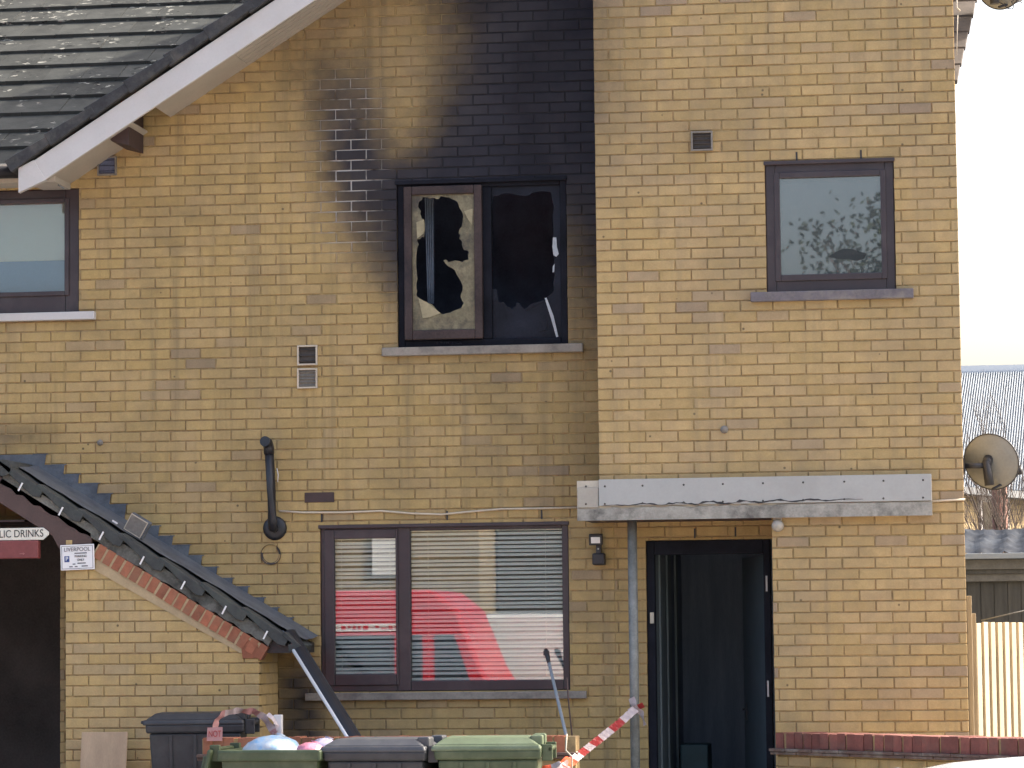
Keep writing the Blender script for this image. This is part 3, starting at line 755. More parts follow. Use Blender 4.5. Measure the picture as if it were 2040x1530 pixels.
# ---- wing window
ww = MB(); ob = ins(O_WING, 0.002)
wi = (AX(1545, 450, YW), AX(1764, 450, YW), AZ(1650, 556, YW), AZ(1650, 342, YW))
ring(ww, ob, wi, YW + 0.02, YW + 0.09)
wwin = obj('window', ww, M['frame'], house, bevel=0.006); wwin['label'] = 'square brown window with smoky glass'
wsn = (AX(1554, 450, YW), AX(1755, 450, YW), AZ(1650, 545, YW), AZ(1650, 352, YW))
b = MB(); ring(b, ins(wi, -0.006), wsn, YW + 0.006, YW + 0.06); obj('sash', b, M['frame'], wwin, bevel=0.005)
HW = [(1650, 512), (1662, 503), (1682, 495), (1700, 496), (1712, 501), (1726, 505), (1722, 515), (1706, 520), (1690, 516), (1670, 516)]
pane(ins(wsn, -0.004), YW + 0.035, M['glass_film'], wwin)
b = MB(); b.prism([(at(x, y, YW + 0.033)[0], YW + 0.033, at(x, y, YW + 0.033)[1]) for x, y in HW], (0, 0.001, 0)); obj('soot_smear', b, M['smear'], wwin)
b = MB(); b.box(ob[0] - 0.008, ob[1] + 0.008, YW - 0.012, YW + 0.06, ob[3] - 0.02, ob[3] + 0.006); obj('drip_bar', b, M['frame'], wwin, bevel=0.004)
sill(O_WING, 1495, 1820, 578, 597, YW, M['sill_dark'], wwin, 0.05)
room('room', O_WING, YW, 2.4, M['hall'], wwin, 0.3)
# ---- left window
lf = MB(); ob = ins(O_LEFT, 0.002)
li = (ob[0] + 0.07, AX(131, 500, 0.03), AZ(60, 583, 0.03), AZ(60, 405, 0.03))
ring(lf, ob, li, 0.02, 0.09)
lwin = obj('window', lf, M['frame'], house, bevel=0.008); lwin['label'] = 'brown window under the eaves with a pale blind'
b = MB(); ring(b, ins(li, -0.03), ins(li, 0.004), 0.004, 0.05); obj('sash', b, M['frame'], lwin, bevel=0.005)
pane(ins(li, -0.004), 0.045, M['glass_clear'], lwin)
sill(O_LEFT, -170, 188, 624, 640, 0, M['white'], lwin, 0.05)
box('blind_cloth', li[0] - 0.05, li[1] + 0.02, 0.12, 0.125, AZ(60, 520, 0.12), li[3] + 0.05, M['blind_white'], lwin)
box('blue_cloth', li[0] - 0.05, li[1] + 0.02, 0.13, 0.135, li[2] - 0.05, AZ(60, 512, 0.12), M['blind_blue'], lwin)
room('room', O_LEFT, 0, 2.5, M['hall'], lwin, 0.3)
# ---- weep slots over the windows, wall vents, old brick marks
def weep(px, py0, py1, Y):
    x = AX(px, py0, Y); box('weep_vent', x - 0.006, x + 0.006, Y - 0.006, Y + 0.03, AZ(px, py1, Y), AZ(px, py0, Y), M['black'], house)
for p in ((641, 1024, 1040), (891, 1018, 1036), (1079, 1016, 1034)): weep(*p, 0)
for p in ((1587, 303, 320), (1715, 299, 317)): weep(*p, YW)
for p in ((1384, 1053, 1072), (1465, 1050, 1069)): weep(*p, 0)
def vent(px0, py0, px1, py1, Y, fm, im, fw=0.012, louv=0):
    r = rect(px0, py0, px1, py1, Y); b = MB(); ring(b, r, ins(r, fw), Y - 0.025, Y + 0.01)
    v = obj('air_vent', b, fm, house, bevel=0.002)
    i = ins(r, fw); box('vent_back', i[0], i[1], Y - 0.004, Y + 0.004, i[2], i[3], im, v)
    for k in range(louv):
        z = i[2] + (k + 0.5) * (i[3] - i[2]) / louv
        Mx = Matrix.Translation((0, Y - 0.012, z)) @ Matrix.Rotation(math.radians(35), 4, 'X')
        b = MB(); b.box(i[0], i[1], -0.008, 0.008, -0.0015, 0.0015, 0, Mx); obj('louvre', b, im, v)
    return v
vent(593, 688, 633, 728, 0, M['vent_frame'], M['vent_dark'], louv=3)
vent(593, 734, 633, 774, 0, M['vent_frame'], M['vent_grey'], louv=5)
vent(1377, 262, 1420, 301, YW, M['vent_grey'], M['vent_dark'], louv=4)
vent(195, 312, 233, 350, 0, M['vent_grey'], M['soot_black'], louv=3)
x0, x1, z0, z1 = rect(607, 981, 666, 1001, 0)
box('air_brick', x0, x1, -0.008, 0.02, z0, z1, M['darkwood'], house, bevel=0.003)
x, z = at(540, 1105, 0); b = MB()
b.lathe([(0.058, -0.004), (0.066, -0.006), (0.074, -0.002), (0.074, 0.01)], (x, -0.006, z), (0, -1, 0), 28); obj('core_ring', b, M['vent_dark'], house)
for px, py, Y, r in ((200, 882, 0, 0.016), (1443, 856, YW, 0.02)):
    x, z = at(px, py, Y); b = MB(); b.lathe([(0.002, 0.03), (r, 0.028), (r, 0.012), (r * 1.4, 0.01), (r * 1.4, 0.0)], (x, Y, z), (0, -1, 0), 12)
    obj('overflow_stub', b, M['vent_grey'], house)
# ---- bargeboard and soffit of the gable
bb = MB(); bh = 0.165
bb.prism([P0 - nrm * 0.0 + Vector((0, 0, 0)), P0 + u * LEN, P0 + u * LEN - nrm * bh, P0 + u * 0.10 - nrm * bh, P0 - Vector((0, 0, bh * 0.98))], (0, 0.03, 0))
barge = obj('bargeboard', bb, M['white'], house, bevel=0.004)
bq = MB(); bq.prism([P0 + Vector((-0.012, -0.005, 0.012)), P0 + u * 0.12 + Vector((0, -0.005, 0.004)), P0 + u * 0.12 - nrm * bh * 1.03 + Vector((0, -0.005, 0)), P0 - Vector((0.012, 0.005, bh * 1.02))], (0, 0.05, 0))
obj('end_cap', bq, M['white'], barge, bevel=0.003)
# soffit boards under the overhang (the run above the bracket is ribbed)
for s0, s1 in ((0.12, 0.86), (1.06, 1.75)):
    sf = MB(); a = P0 + u * s0 - nrm * (bh - 0.02) + Vector((0, 0.03, 0)); c = P0 + u * s1 - nrm * (bh - 0.02) + Vector((0, 0.03, 0))
    sf.prism([a, c, c + Vector((0, 0.54, 0)), a + Vector((0, 0.54, 0))], nrm * 0.012); obj('soffit_board', sf, M['soffit'], barge)
for k in range(6):
    sf = MB(); y0 = 0.03 + k * 0.09
    a = P0 + u * 1.752 - nrm * (bh - 0.02) + Vector((0, y0, 0)); c = P0 + u * LEN - nrm * (bh - 0.02) + Vector((0, y0, 0))
    sf.prism([a, c, c + Vector((0, 0.078, 0)), a + Vector((0, 0.078, 0))], nrm * 0.012); obj('soffit_board', sf, M['soffit'], barge)
# purlin end under the soffit
x0, z0 = at(222, 300, -0.2); x1, z1 = at(272, 238, -0.2)
pu = MB(); pu.prism([(x0 + 0.0, -0.42, z0 + 0.12), (x0, -0.42, z1 + 0.10), (x1, -0.42, z1 + 0.18), (x1, -0.42, z0), (x1 - 0.13, -0.42, z0 + 0.035)], (0, 0.43, 0))
obj('purlin_end', pu, M['darkwood'], house, bevel=0.004)
eb = MB(); xa, za = at(70, 372, -0.2); xb, zb = at(126, 345, -0.2); eb.box(xa, xb, -0.42, 0.0, za, zb); obj('eaves_box', eb, M['soffit'], house, bevel=0.004)
xa, za = at(115, 368, -0.45); b = MB(); b.tube([(xa, -0.44, za), (xa + 0.05, -0.46, za - 0.03)], 0.006, 6); obj('eaves_pin', b, M['steel'], house)
# gable roof slab and its stepped verge tiles
gs = MB(); a = P0 + Vector((0, 0.16, 0)) - nrm * 0.0
gs.prism([a, a + u * LEN, a + u * LEN + nrm * 0.05, a + nrm * 0.05], (0, 5.5, 0)); groof = obj('gable_roof', gs, M['tile_plain'], house)
for k in range(15):
    s0 = -0.06 + 0.345 * k
    a = P0 + u * s0 + nrm * 0.012 + Vector((0, -0.035 - 0.004 * (k % 2), 0)); c = P0 + u * (s0 + 0.40) + nrm * 0.03 + Vector((0, -0.035 - 0.004 * (k % 2), 0))
    t0, t1 = nrm * 0.10, nrm * 0.06
    tl = MB(); tl.prism([a, c, c + t1, a + t0], (0, 0.24, 0)); obj('verge_tile', tl, M['vtile'], groof, bevel=0.006)
# ---- roof slope facing the street, laid tile by tile
PIT = math.radians(30.5); YE = -0.34; ZE = AZ(20, 333, YE)
tw, gauge, tl_ = 0.30, 0.345, 0.42
slope = MB(); xe = AX(0, 200, 2) - 1.2
yt_ = 4.6; zt_0 = ZE - 0.01 + (yt_ - YE) * math.tan(PIT)
slope.poly([(xe, YE + 0.05, ZE - 0.01), (P0.x - 0.02, YE + 0.05, ZE - 0.01), (P0.x + (zt_0 - P0.z) / SL, yt_, zt_0), (xe, yt_, zt_0)])
rs = obj('roof', slope, M['vtile'], house, fixn=False)
b = MB(); b.prism([(-tw / 2 + 0.0015, 0, -0.03), (-tw / 2 + 0.0015, tl_, 0.0), (-tw / 2 + 0.0015, tl_, 0.022), (-tw / 2 + 0.0015, 0, 0.024)], (tw - 0.003, 0, 0))
tile_me = b.mesh('roof_tile', M['tile'])
random.seed(21)
for r in range(15):
    yy = YE + r * gauge * math.cos(PIT); zz = ZE + r * gauge * math.sin(PIT)
    xv = P0.x + max(0.0, (zz - P0.z) / SL) - 0.05
    off = (r % 2) * tw / 2
    x = xe + off
    while x < xv:
        px, py = proj(x, yy, zz)
        if px > -60 and py > -60:
            o = bpy.data.objects.new('roof_tile', tile_me)
            o.location = (x, yy, zz + random.uniform(0.0, 0.004)); o.rotation_euler = (PIT - math.radians(4.0) + random.uniform(-.006, .006), random.uniform(-.008, .008), random.uniform(-.006, .006))
            put(o, rs)
        x += tw
gt = MB()
gt.lathe([(0.055, -3), (0.055, 0.0), (0.001, 0.0)], (AX(36, 320, YE - 0.05), YE - 0.05, ZE - 0.035), (1, 0, 0), 12)
obj('gutter', gt, M['black'], house)
box('fascia_board', xe, AX(100, 350, YE + 0.05), YE + 0.04, YE + 0.08, O_LEFT[3] + 0.05, ZE - 0.02, M['darkwood'], house)
box('eaves_soffit', xe, AX(100, 360, -0.1), YE + 0.06, 0.0, O_LEFT[3] + 0.012, O_LEFT[3] + 0.05, M['cream'], house)
# ---- roof verge on the right flank
va = Vector((*at(1904, 165, YW)[:1], YW + 0.06, at(1904, 165, YW)[1]))
ux, uz = at(1946, -6, YW + 1.3)
vb = Vector((ux, YW + 1.3, uz)); dv = (vb - va)
for k in range(7):
    p = va + dv * (k / 5.4); q = va + dv * ((k + 1.15) / 5.4)
    wdt = 0.02 + 0.011 * k
    b = MB(); b.prism([p + Vector((-0.10 - wdt, 0, 0.0)), p + Vector((0.012, 0, 0.0)), p + Vector((0.012, 0, 0.03)), p + Vector((-0.10 - wdt, 0, 0.03))], q - p - Vector((0.012, 0, 0.012)))
    obj('verge_tile', b, M['maroon_brick'] if False else M['vent_dark'], house, bevel=0.003)
b = MB(); b.prism([va + Vector((-0.06, 0.02, -0.02)), va + Vector((-0.005, 0.02, -0.02)), vb + Vector((-0.05, 0.02, -0.03)), vb + Vector((-0.12, 0.02, -0.03))], (0, 0.03, 0.0))
obj('verge_batten', b, M['brick_porch'], house)
b = MB(); P = lambda px, py: (at(px, py, YW - 0.01)[0], YW - 0.01, at(px, py, YW - 0.01)[1])
b.tube([P(1906, -20), P(1906, 15), P(1913, 22)], 0.006, 6); b.tube([P(1908, 30), P(1907, 60), P(1906, 110)], 0.004, 6); obj('cable', b, M['wire'], house)

# ---- door opening with dark hall and open leaf
df = MB(); od = ins(O_DOOR, 0.002, 0.062, 0.0, 0.002)
dfi = (AX(1306, 1250, 0.03), AX(1523, 1250, 0.03), 0.15, AZ(1415, 1104, 0.03))
df.box(od[0], dfi[0], 0.015, 0.10, 0.15, od[3]); df.box(dfi[1], od[1], 0.015, 0.10, 0.15, od[3]); df.box(dfi[0], dfi[1], 0.015, 0.10, dfi[3], od[3])
door = obj('door_frame', df, M['frame_dark'], house, bevel=0.006)
hx0, hx1, hy, hz = dfi[0] - 0.03, dfi[1] + 0.25, 2.6, dfi[3] + 0.15
h = MB()
h.quad((hx0, 0.1, 0.15), (hx0, hy, 0.15), (hx0, hy, hz), (hx0, 0.1, hz)); h.quad((hx1, 0.1, 0.15), (hx1, 0.1, hz), (hx1, hy, hz), (hx1, hy, 0.15))
h.quad((hx0, hy, 0.15), (hx1, hy, 0.15), (hx1, hy, hz), (hx0, hy, hz)); h.quad((hx0, 0.1, hz), (hx0, hy, hz), (hx1, hy, hz), (hx1, 0.1, hz)); h.quad((hx0, 0.1, 0.15), (hx1, 0.1, 0.15), (hx1, hy, 0.15), (hx0, hy, 0.15))
h.quad((dfi[1], 0.1, 0.15), (hx1, 0.1, 0.15), (hx1, 0.1, hz), (dfi[1], 0.1, hz))
obj('hallway', h, M['hall'], door, fixn=False)
for k, (ya, yb) in enumerate(((0.15, 0.42), (0.43, 0.72), (0.73, 1.02), (1.03, 1.3), (1.9, 2.05))):
    box('wall_panel', hx0 + 0.002, hx0 + 0.02 + 0.012 * (k % 2), ya, yb, 0.15, hz - 0.08, M['hall_strip'], door)
lm = Matrix.Translation((dfi[1] - 0.005, 0.11, 0)) @ Matrix.Rotation(math.radians(-104 + 180), 4, 'Z')
lm = Matrix.Translation((dfi[1] - 0.005, 0.11, 0)) @ Matrix.Rotation(math.radians(105), 4, 'Z')
b = MB(); b.box(0, 0.78, -0.04, 0, 0.18, dfi[3] - 0.01, 0, lm); lf_ = obj('door_leaf', b, M['doorleaf'], door, bevel=0.004)
b = MB(); b.box(0.67, 0.69, 0.0, 0.008, 1.10, 1.22, 0, lm); b.box(0.60, 0.69, 0.02, 0.032, 1.17, 1.185, 0, lm); b.box(0.675, 0.685, 0.008, 0.02, 1.17, 1.185, 0, lm); obj('handle', b, M['dark_metal'], lf_)
for py0, py1, px in ((1147, 1178, 1527), (1356, 1388, 1530)):
    x = AX(px, py0, 0.01); box('hinge', x - 0.006, x + 0.006, 0.0, 0.016, AZ(px, py1, 0.01), AZ(px, py0, 0.01), M['white'], door)
x = AX(1299, 1230, 0.01); box('door_bell', x - 0.014, x + 0.014, 0.0, 0.016, AZ(1300, 1242, 0.01), AZ(1300, 1220, 0.01), M['cream'], door, bevel=0.003)
xa, za = at(1358, 1530, 1.2); xb, zb = at(1412, 1482, 1.2)
tag(box('storage_box', xa, xb, 1.1, 1.5, 0.152, zb, M['teal'], bevel=0.01), 'teal box standing on the hall floor inside the open door', 'box')

# ---- canopy beam over the door
YC = YW - 0.10
cx0, cx1 = AX(1193, 990, YC), AX(1856, 985, YC)
zt, zm, zb = ZC1, AZ(1500, 1003, YC), ZC0
can = box('canopy_beam', AX(1150, 1000, YC + 0.03), cx1 + 0.002, YC + 0.022, YW + 0.02, zb + 0.004, zt - 0.006, M['cream'], house)
can['label'] = 'weathered white canopy board above the doorway'
b = MB(); b.box(cx0, cx1, YC, YC + 0.02, zm, zt); pnl = obj('fascia_panel', b, M['fascia'], can, bevel=0.003)
b = MB(); b.box(AX(1151, 985, YC + 0.01), cx0 - 0.004, YC + 0.008, YC + 0.022, zm - 0.01, zt - 0.055); obj('fascia_panel', b, M['soffit_dull'], can, bevel=0.003)
# ragged lower lip: rotten edge with peeled paint
random.seed(5)
b = MB(); n = 60; xs = [AX(1150, 1030, YC) + (cx1 - AX(1150, 1030, YC)) * i / n for i in range(n + 1)]
pts = [(x, YC + 0.006, zm - 0.006 - (0.02 * random.random() if x < cx0 + 1.2 else 0.004 * random.random())) for x in xs] + [(x, YC + 0.006, zb) for x in reversed(xs)]
b.prism(pts, (0, 0.016, 0)); obj('lower_lip', b, plain('lip_paint', (0.30, 0.285, 0.25), 0.75, var=0.35, scale=9, stain=(0.09, 0.085, 0.075), stain_amt=1.0), can)
b = MB(); xr0, xr1 = AX(1200, 1000, YC), AX(1720, 1000, YC); n = 70
up = []; dn = []
for i in range(n + 1):
    x = xr0 + (xr1 - xr0) * i / n; e = math.sin(math.pi * i / n) ** 0.6
    c = zm + 0.002 + 0.008 * math.sin(i * 0.7) * e + (i / n) * 0.016
    up.append((x, YC - 0.002, c + 0.013 * random.random() ** 2 * e + 0.0008)); dn.append((x, YC - 0.002, c - 0.009 * random.random() ** 2 * e - 0.0008))
b.prism(up + dn[::-1], (0, 0.001, 0)); obj('peeled_edge', b, M['black'], can)
sm_ = MB(); sm_.lathe([(0.0001, 0.004), (0.006, 0.003), (0.0075, 0.0)], (0, 0, 0), (0, -1, 0), 8); sme = sm_.mesh('screw', M['screw'])
for px in (1205, 1280, 1362, 1440, 1520, 1600, 1682, 1760, 1839):
    for py in (963, 998):
        o = bpy.data.objects.new('screw', sme); x, z = at(px, py - (px - 1500) * 0.020, YC); o.location = (x, YC, z); put(o, can)
for py in (969, 1004):
    o = bpy.data.objects.new('screw', sme); x, z = at(1167, py, YC); o.location = (x, YC + 0.008, z); put(o, can)
box('canopy_soffit', AX(1160, 1040, YC), XDR + 0.05, YW + 0.02, 0.0, zb + 0.005, zb + 0.03, M['brown_wood'], can)

# ---- cable along the wall
b = MB(); pts = [(556, 1018), (600, 1021), (680, 1021), (760, 1018), (820, 1023), (880, 1025), (940, 1019), (1000, 1014), (1070, 1013), (1150, 1011)]
b.tube([(at(x, y, -0.015)[0], -0.015, at(x, y, -0.015)[1]) for x, y in pts], 0.0075, 8); obj('cable', b, M['wire'], house)
b = MB(); b.tube([(at(x, y, YW - 0.012)[0], YW - 0.012, at(x, y, YW - 0.012)[1]) for x, y in ((1845, 1000), (1880, 997), (1923, 995))], 0.0075, 8); obj('cable', b, M['wire'], house)

# ------------------------------------------------------------------ fittings that hang on the wall
x, z0 = at(545, 1052, -0.05); _, z1 = at(537, 900, -0.05); xt, zt_ = at(537, 880, -0.05)
fl = thing('flue_pipe', 'black boiler flue pipe with a round wall plate beside the lower window', 'pipe', (x, 0, z0))
b = MB(); b.lathe([(0.002, 0.03), (0.06, 0.03), (0.085, 0.018), (0.088, 0.0)], (x, 0, z0), (0, -1, 0), 28); obj('wall_plate', b, M['black'], fl)
b = MB(); xm = AX(542, 980, -0.06)
b.tube([(x, 0.0, z0), (x, -0.07, z0), (x - 0.002, -0.085, z0 + 0.06), (xm, -0.085, (z0 + z1) / 2), (xt + 0.004, -0.085, z1)], 0.033, 14); obj('pipe', b, M['black'], fl)
b = MB(); b.tube([(xt + 0.004, -0.085, z1 - 0.02), (xt + 0.002, -0.088, z1 + 0.03), (xt - 0.004, -0.11, z1 + 0.065), (xt - 0.012, -0.16, z1 + 0.07)], 0.038, 14); obj('elbow', b, M['black'], fl)
b = MB(); b.tube([(x + 0.035, -0.09, z0 + 0.43), (x + 0.045, -0.09, z0 + 0.38), (x + 0.04, -0.09, z0 + 0.33)], 0.004, 6); obj('tie', b, M['white'], fl)

x, z = at(1187, 1075, -0.1)
fd = thing('flood_light', 'small black flood light with motion sensor between window and doorway', 'light', (x, 0, z - 0.16))
lm = Matrix.Translation((x, -0.10, z)) @ Matrix.Rotation(math.radians(12), 4, 'X')
b = MB(); b.box(-0.048, 0.048, -0.02, 0.03, -0.038, 0.038, 0, lm); obj('lamp_housing', b, M['black'], fd, bevel=0.004)
b = MB(); b.box(-0.032, 0.032, -0.023, -0.019, -0.022, 0.022, 0, lm); obj('lens', b, M['sign_white'], fd)
xs_, zs_ = at(1192, 1113, -0.1)
b = MB(); b.box(xs_ - 0.045, xs_ + 0.045, -0.10, 0.0, zs_ - 0.045, zs_ + 0.04); obj('sensor', b, M['black'], fd, bevel=0.012)
b = MB(); b.box(xs_ - 0.018, xs_ + 0.018, -0.09, -0.03, zs_ + 0.03, z - 0.03); obj('bracket', b, M['black'], fd, bevel=0.004)
b = MB(); b.lathe([(0.0005, 0.008), (0.005, 0.006), (0.006, 0.0)], (xs_, -0.09, zs_ + 0.07), (0, -1, 0), 10); obj('knob', b, M['sign_white'], fd)
x, z = at(1549, 1047, YW - 0.05)
b = MB(); b.lathe([(0.0005, 0.085), (0.03, 0.08), (0.041, 0.06), (0.043, 0.02), (0.04, 0.0)], (x, YW, z), (0, -1, 0), 20)
bl = thing('bell_box', 'round cream alarm bell under the white canopy board', 'bell', (x, YW, z)); obj('bell_cover', b, M['soffit_dull'], bl)
b = MB(); b.box(x - 0.03, x + 0.03, YW - 0.03, YW, z + 0.035, z + 0.075); obj('back_box', b, M['soffit'], bl, bevel=0.005)

xp = AX(1262, 1250, -0.42)
sp = thing('support_post', 'galvanised steel post holding up the canopy beside the doorway', 'post', (xp, -0.42, 0.15))
b = MB(); b.tube([(xp, -0.42, 0.15), (xp, -0.42, ZC0 + 0.004)], 0.033, 18); obj('shaft', b, M['steel'], sp)
box('base_plate', xp - 0.07, xp + 0.07, -0.49, -0.35, 0.15, 0.162, M['steel'], sp)

def dish(name, label, c, r, face, wall_x, tilt):
    t = thing(name, label, 'satellite dish', c)
    f = Vector(face).normalized(); C = Vector(c)
    b = MB(); prof = [(r * k / 8, -0.28 * r * (1 - (k / 8) ** 2)) for k in range(0, 9)]
    prof[0] = (0.001, prof[0][1]); b.lathe(prof, C, f, 40); d = obj('reflector', b, M['dish'], t)
    b = MB(); b.lathe([(r, -0.004), (r + 0.006, -0.002), (r + 0.006, 0.006), (r, 0.008), (r - 0.004, 0.0)], C, f, 40); obj('rim', b, M['dark_metal'], d)
    back = C - f * 0.28 * r
    b = MB(); hub = back - f * 0.05
    b.tube([back + Vector((0, 0, 0.04)), hub + Vector((0, 0, 0.0))], 0.035, 10); b.tube([hub + Vector((0, 0, 0.03)), hub + Vector((0.02, 0, -0.14))], [0.03, 0.036], 10); obj('clamp', b, M['dark_metal'], t)
    b = MB(); b.tube([hub + Vector((-0.01, 0, 0.0)), Vector((wall_x, hub.y, hub.z + 0.0))], 0.02, 8); b.box(wall_x - 0.001, wall_x + 0.014, hub.y - 0.06, hub.y + 0.06, hub.z - 0.05, hub.z + 0.05); obj('wall_bracket', b, M['dark_metal'], t)
    e = C + f * r * 0.9 + Vector((0.14, 0, -r * 0.62)); s = C - f * 0.05 + Vector((0.02, 0, -r * 0.9))
    b = MB(); b.tube([s, (s + e) / 2 + Vector((0, 0, -0.01)), e], 0.009, 8); obj('feed_arm', b, M['dark_metal'], t)
    b = MB(); b.tube([e - f * 0.005, e + Vector((0, 0, 0.05)) - f * 0.05], 0.022, 10); obj('receiver', b, M['dark_metal'], t)
    return t
cx, cz = at(1975, 920, 0.1)
dish('satellite_dish', 'grey satellite dish seen from behind on the side wall above the shed roof', (cx, 0.1, cz), 0.20, (0.34, 0.86, 0.28), XWR, 0)
cx, cz = at(1990, -34, 0.4)
t2 = dish('satellite_dish', 'satellite dish high on the side wall beside the roof verge, with looping cable', (cx, 0.4, cz), 0.19, (0.5, 0.8, 0.25), XWR, 0)
b = MB(); Q = lambda px, py: (at(px, py, 0.35)[0], 0.35, at(px, py, 0.35)[1])
b.tube([Q(1985, 2), Q(1998, 8), Q(2008, 17), Q(2017, 18), Q(2020, 12), Q(2015, 3), Q(2025, -3), Q(2036, 6)], 0.004, 6); obj('cable', b, M['dark_metal'], t2)

# ------------------------------------------------------------------ entrance porch
YP = -0.63
P_ = lambda px, py, Y=YP: Vector((at(px, py, Y)[0], Y, at(px, py, Y)[1]))
porch = thing('entrance_porch', 'brick entrance porch with sloping tiled roof, lead flashing and dark opening', 'porch', (AX(325, 1400, YP), YP, 0))
px0, px1 = AX(131, 1300, YP), AX(516, 1420, YP)
# underside line of the red brick verge course
Va, Vb = P_(190, 1112), P_(512, 1310)
PS = (Vb.z - Va.z) / (Vb.x - Va.x); PA = math.atan(PS)
pu_, pn_ = Vector((math.cos(PA), 0, math.sin(PA))), Vector((-math.sin(PA), 0, math.cos(PA)))
def vz(x): return Va.z + (x - Va.x) * PS
b = MB(); b.prism([(px0, YP + 0.0055, 0.15), (px1, YP + 0.0055, 0.15), (px1, YP + 0.0055, vz(px1)), (px0, YP + 0.0055, vz(px0))], (0, 0.09, 0))
pw = obj('porch_wall', b, M['mortar'], porch)
pl = []
for r in bricks(px0, px1, 0.15, vz(px0), [], AX(300, 1400, YP), AZ(300, 1408, YP)):
    zl = vz(r[0])
    zr = vz(r[1])
    if zr < r[2] + 0.015: 
        xm = Va.x + (r[2] + 0.01 - Va.z) / PS
        if xm - r[0] < 0.06: continue
        r = (r[0], min(r[1], xm), r[2], r[3])
    pl.append(r)
random.seed(12)
pr_me = {}
for r in pl:
    key = (round(r[1] - r[0], 3), round(r[3] - r[2], 3))
    if key not in pr_me:
        b = MB(); hw, hh = key[0] / 2, key[1] / 2; add_brick(b, (-hw, hw, -hh, hh), 0.0, c=0.003, jit=False); pr_me[key] = b.mesh('brick', M['brick_porch'])
    o = bpy.data.objects.new('brick', pr_me[key]); o.location = ((r[0] + r[1]) / 2, YP - random.uniform(0, 0.003), (r[2] + r[3]) / 2); o.rotation_euler = (0, 0, random.uniform(-.006, .006)); put(o, pw)
# right flank of the porch
sb_ = MB(); sb_.box(px1 - 0.02, px1, YP + 0.012, 0.0, 0.15, vz(px1) + 0.1); sw = obj('side_wall', sb_, M['mortar'], porch)
for k in range(30):
    z = AZ(300, 1408, YP) + (k - 22) * 0.075
    if not 0.16 < z < vz(px1) + 0.02: continue
    ys = [YP + 0.004, YP + 0.106, YP + 0.33, YP + 0.555, -0.01] if k % 2 else [YP + 0.004, YP + 0.218, YP + 0.443, -0.01]
    for ya, yb in zip(ys[:-1], ys[1:]):
        b = MB(); b.box(px1 - 0.01, px1 + 0.006, ya + 0.004, yb - 0.005, z + 0.005, z + 0.07); obj('brick', b, M['brick_porch'], sw, bevel=0.003)
# smooth mortar fillet, then red bricks on end along the slope
b = MB(); a, c = Va + pu_ * 0.02 - Vector((0, 0.006, 0)), Vb - Vector((0, 0.006, 0))
f0 = Va + pu_ * 0.0; f1 = P_(497, 1312)
b.prism([a - pn_ * 0.075, c - pn_ * 0.035 - pu_ * 0.12, c - pu_ * 0.03 + pn_ * 0.01, a + pn_ * 0.01], (0, 0.02, 0)); obj('mortar_fillet', b, M['mortar_pale'], porch)
rb = MB(); rb.box(0.004, 0.062, -0.012, 0.09, 0.0, 0.105); rb_me = rb.mesh('red_brick', M['red_brick'])
nb = int((Vb - Va).length / 0.0755)
mb_ = MB(); mb_.prism([p_ + Vector((0, -0.009, 0)) for p_ in (Va - pu_ * 0.03 + pn_ * 0.004, Vb + pn_ * 0.004, Vb + pn_ * 0.10, Va - pu_ * 0.03 + pn_ * 0.10)], (0, 0.085, 0)); obj('mortar_bed', mb_, M['mortar_pale'], porch)
random.seed(4)
for k in range(nb + 1):
    o = bpy.data.objects.new('red_brick', rb_me); o.location = Va + pu_ * (k * 0.0755 - 0.02) + Vector((0, -random.uniform(0, 0.004), 0)); o.rotation_euler = (0, -PA + random.uniform(-.03, .03), 0)
    put(o, porch)
# kneeler bricks at the foot of the slope
b = MB(); x0, z0 = at(484, 1312, YP); x1, z1 = at(515, 1285, YP); b.prism([(x0, YP - 0.012, z0), (x1, YP - 0.012, z0), (x1, YP - 0.012, z1), (x0 - 0.02, YP - 0.012, z1 + 0.07)], (0, 0.09, 0)); obj('kneeler_brick', b, M['red_brick'], porch, bevel=0.003)
# brown bargeboard over the opening
b = MB(); b.prism([P_(-60, 912), P_(182, 1062), P_(182, 1088), P_(150, 1094), P_(118, 1094), P_(104, 1068), P_(-60, 964)], (0, 0.05, 0)); obj('bargeboard', b, M['brown_wood'], porch, bevel=0.004)
# roof slab, verge tiles with clips
Ta, Tb = P_(8, 946), P_(585, 1295)
b = MB(); th = 0.03
TS = (Tb.z - Ta.z) / (Tb.x - Ta.x); TA = math.atan(TS); tu, tn = Vector((math.cos(TA), 0, math.sin(TA))), Vector((-math.sin(TA), 0, math.cos(TA)))
b.prism([Ta + tn * 0.0 + Vector((0, 0.05, 0)), Tb + Vector((0, 0.05, 0)), Tb + tn * 0.05 + Vector((0, 0.05, 0)), Ta + tn * 0.05 + Vector((0, 0.05, 0))], (0, 0.58, 0)); proof = obj('porch_roof', b, M['ptile'], porch)
b = MB(); random.seed(9); n = 46; topl = []; botl = []
for i in range(n + 1):
    p = Ta + tu * ((Tb - Ta).length * (i / n) * 0.93) + tn * 0.0
    topl.append(p + tn * 0.02); botl.append(p - tn * (0.055 + 0.025 * random.random()))
b.prism(topl + botl[::-1], (0, 0.05, 0)); obj('mortar_bedding', b, M['mortar_grey'], porch)
L = (Tb - Ta).length
off0 = -0.085
lb_ = Vector((Ta.x - (Tb.x - Ta.x), YP + 0.05, Tb.z)); b = MB(); tA = Ta + Vector((0, 0.05, 0)); b.prism([tA, tA + Vector((0, 0, 0.06)), lb_ + Vector((0, 0, 0.06)), lb_], (0, 0.58, 0)); obj('porch_roof', b, M['ptile'], porch)
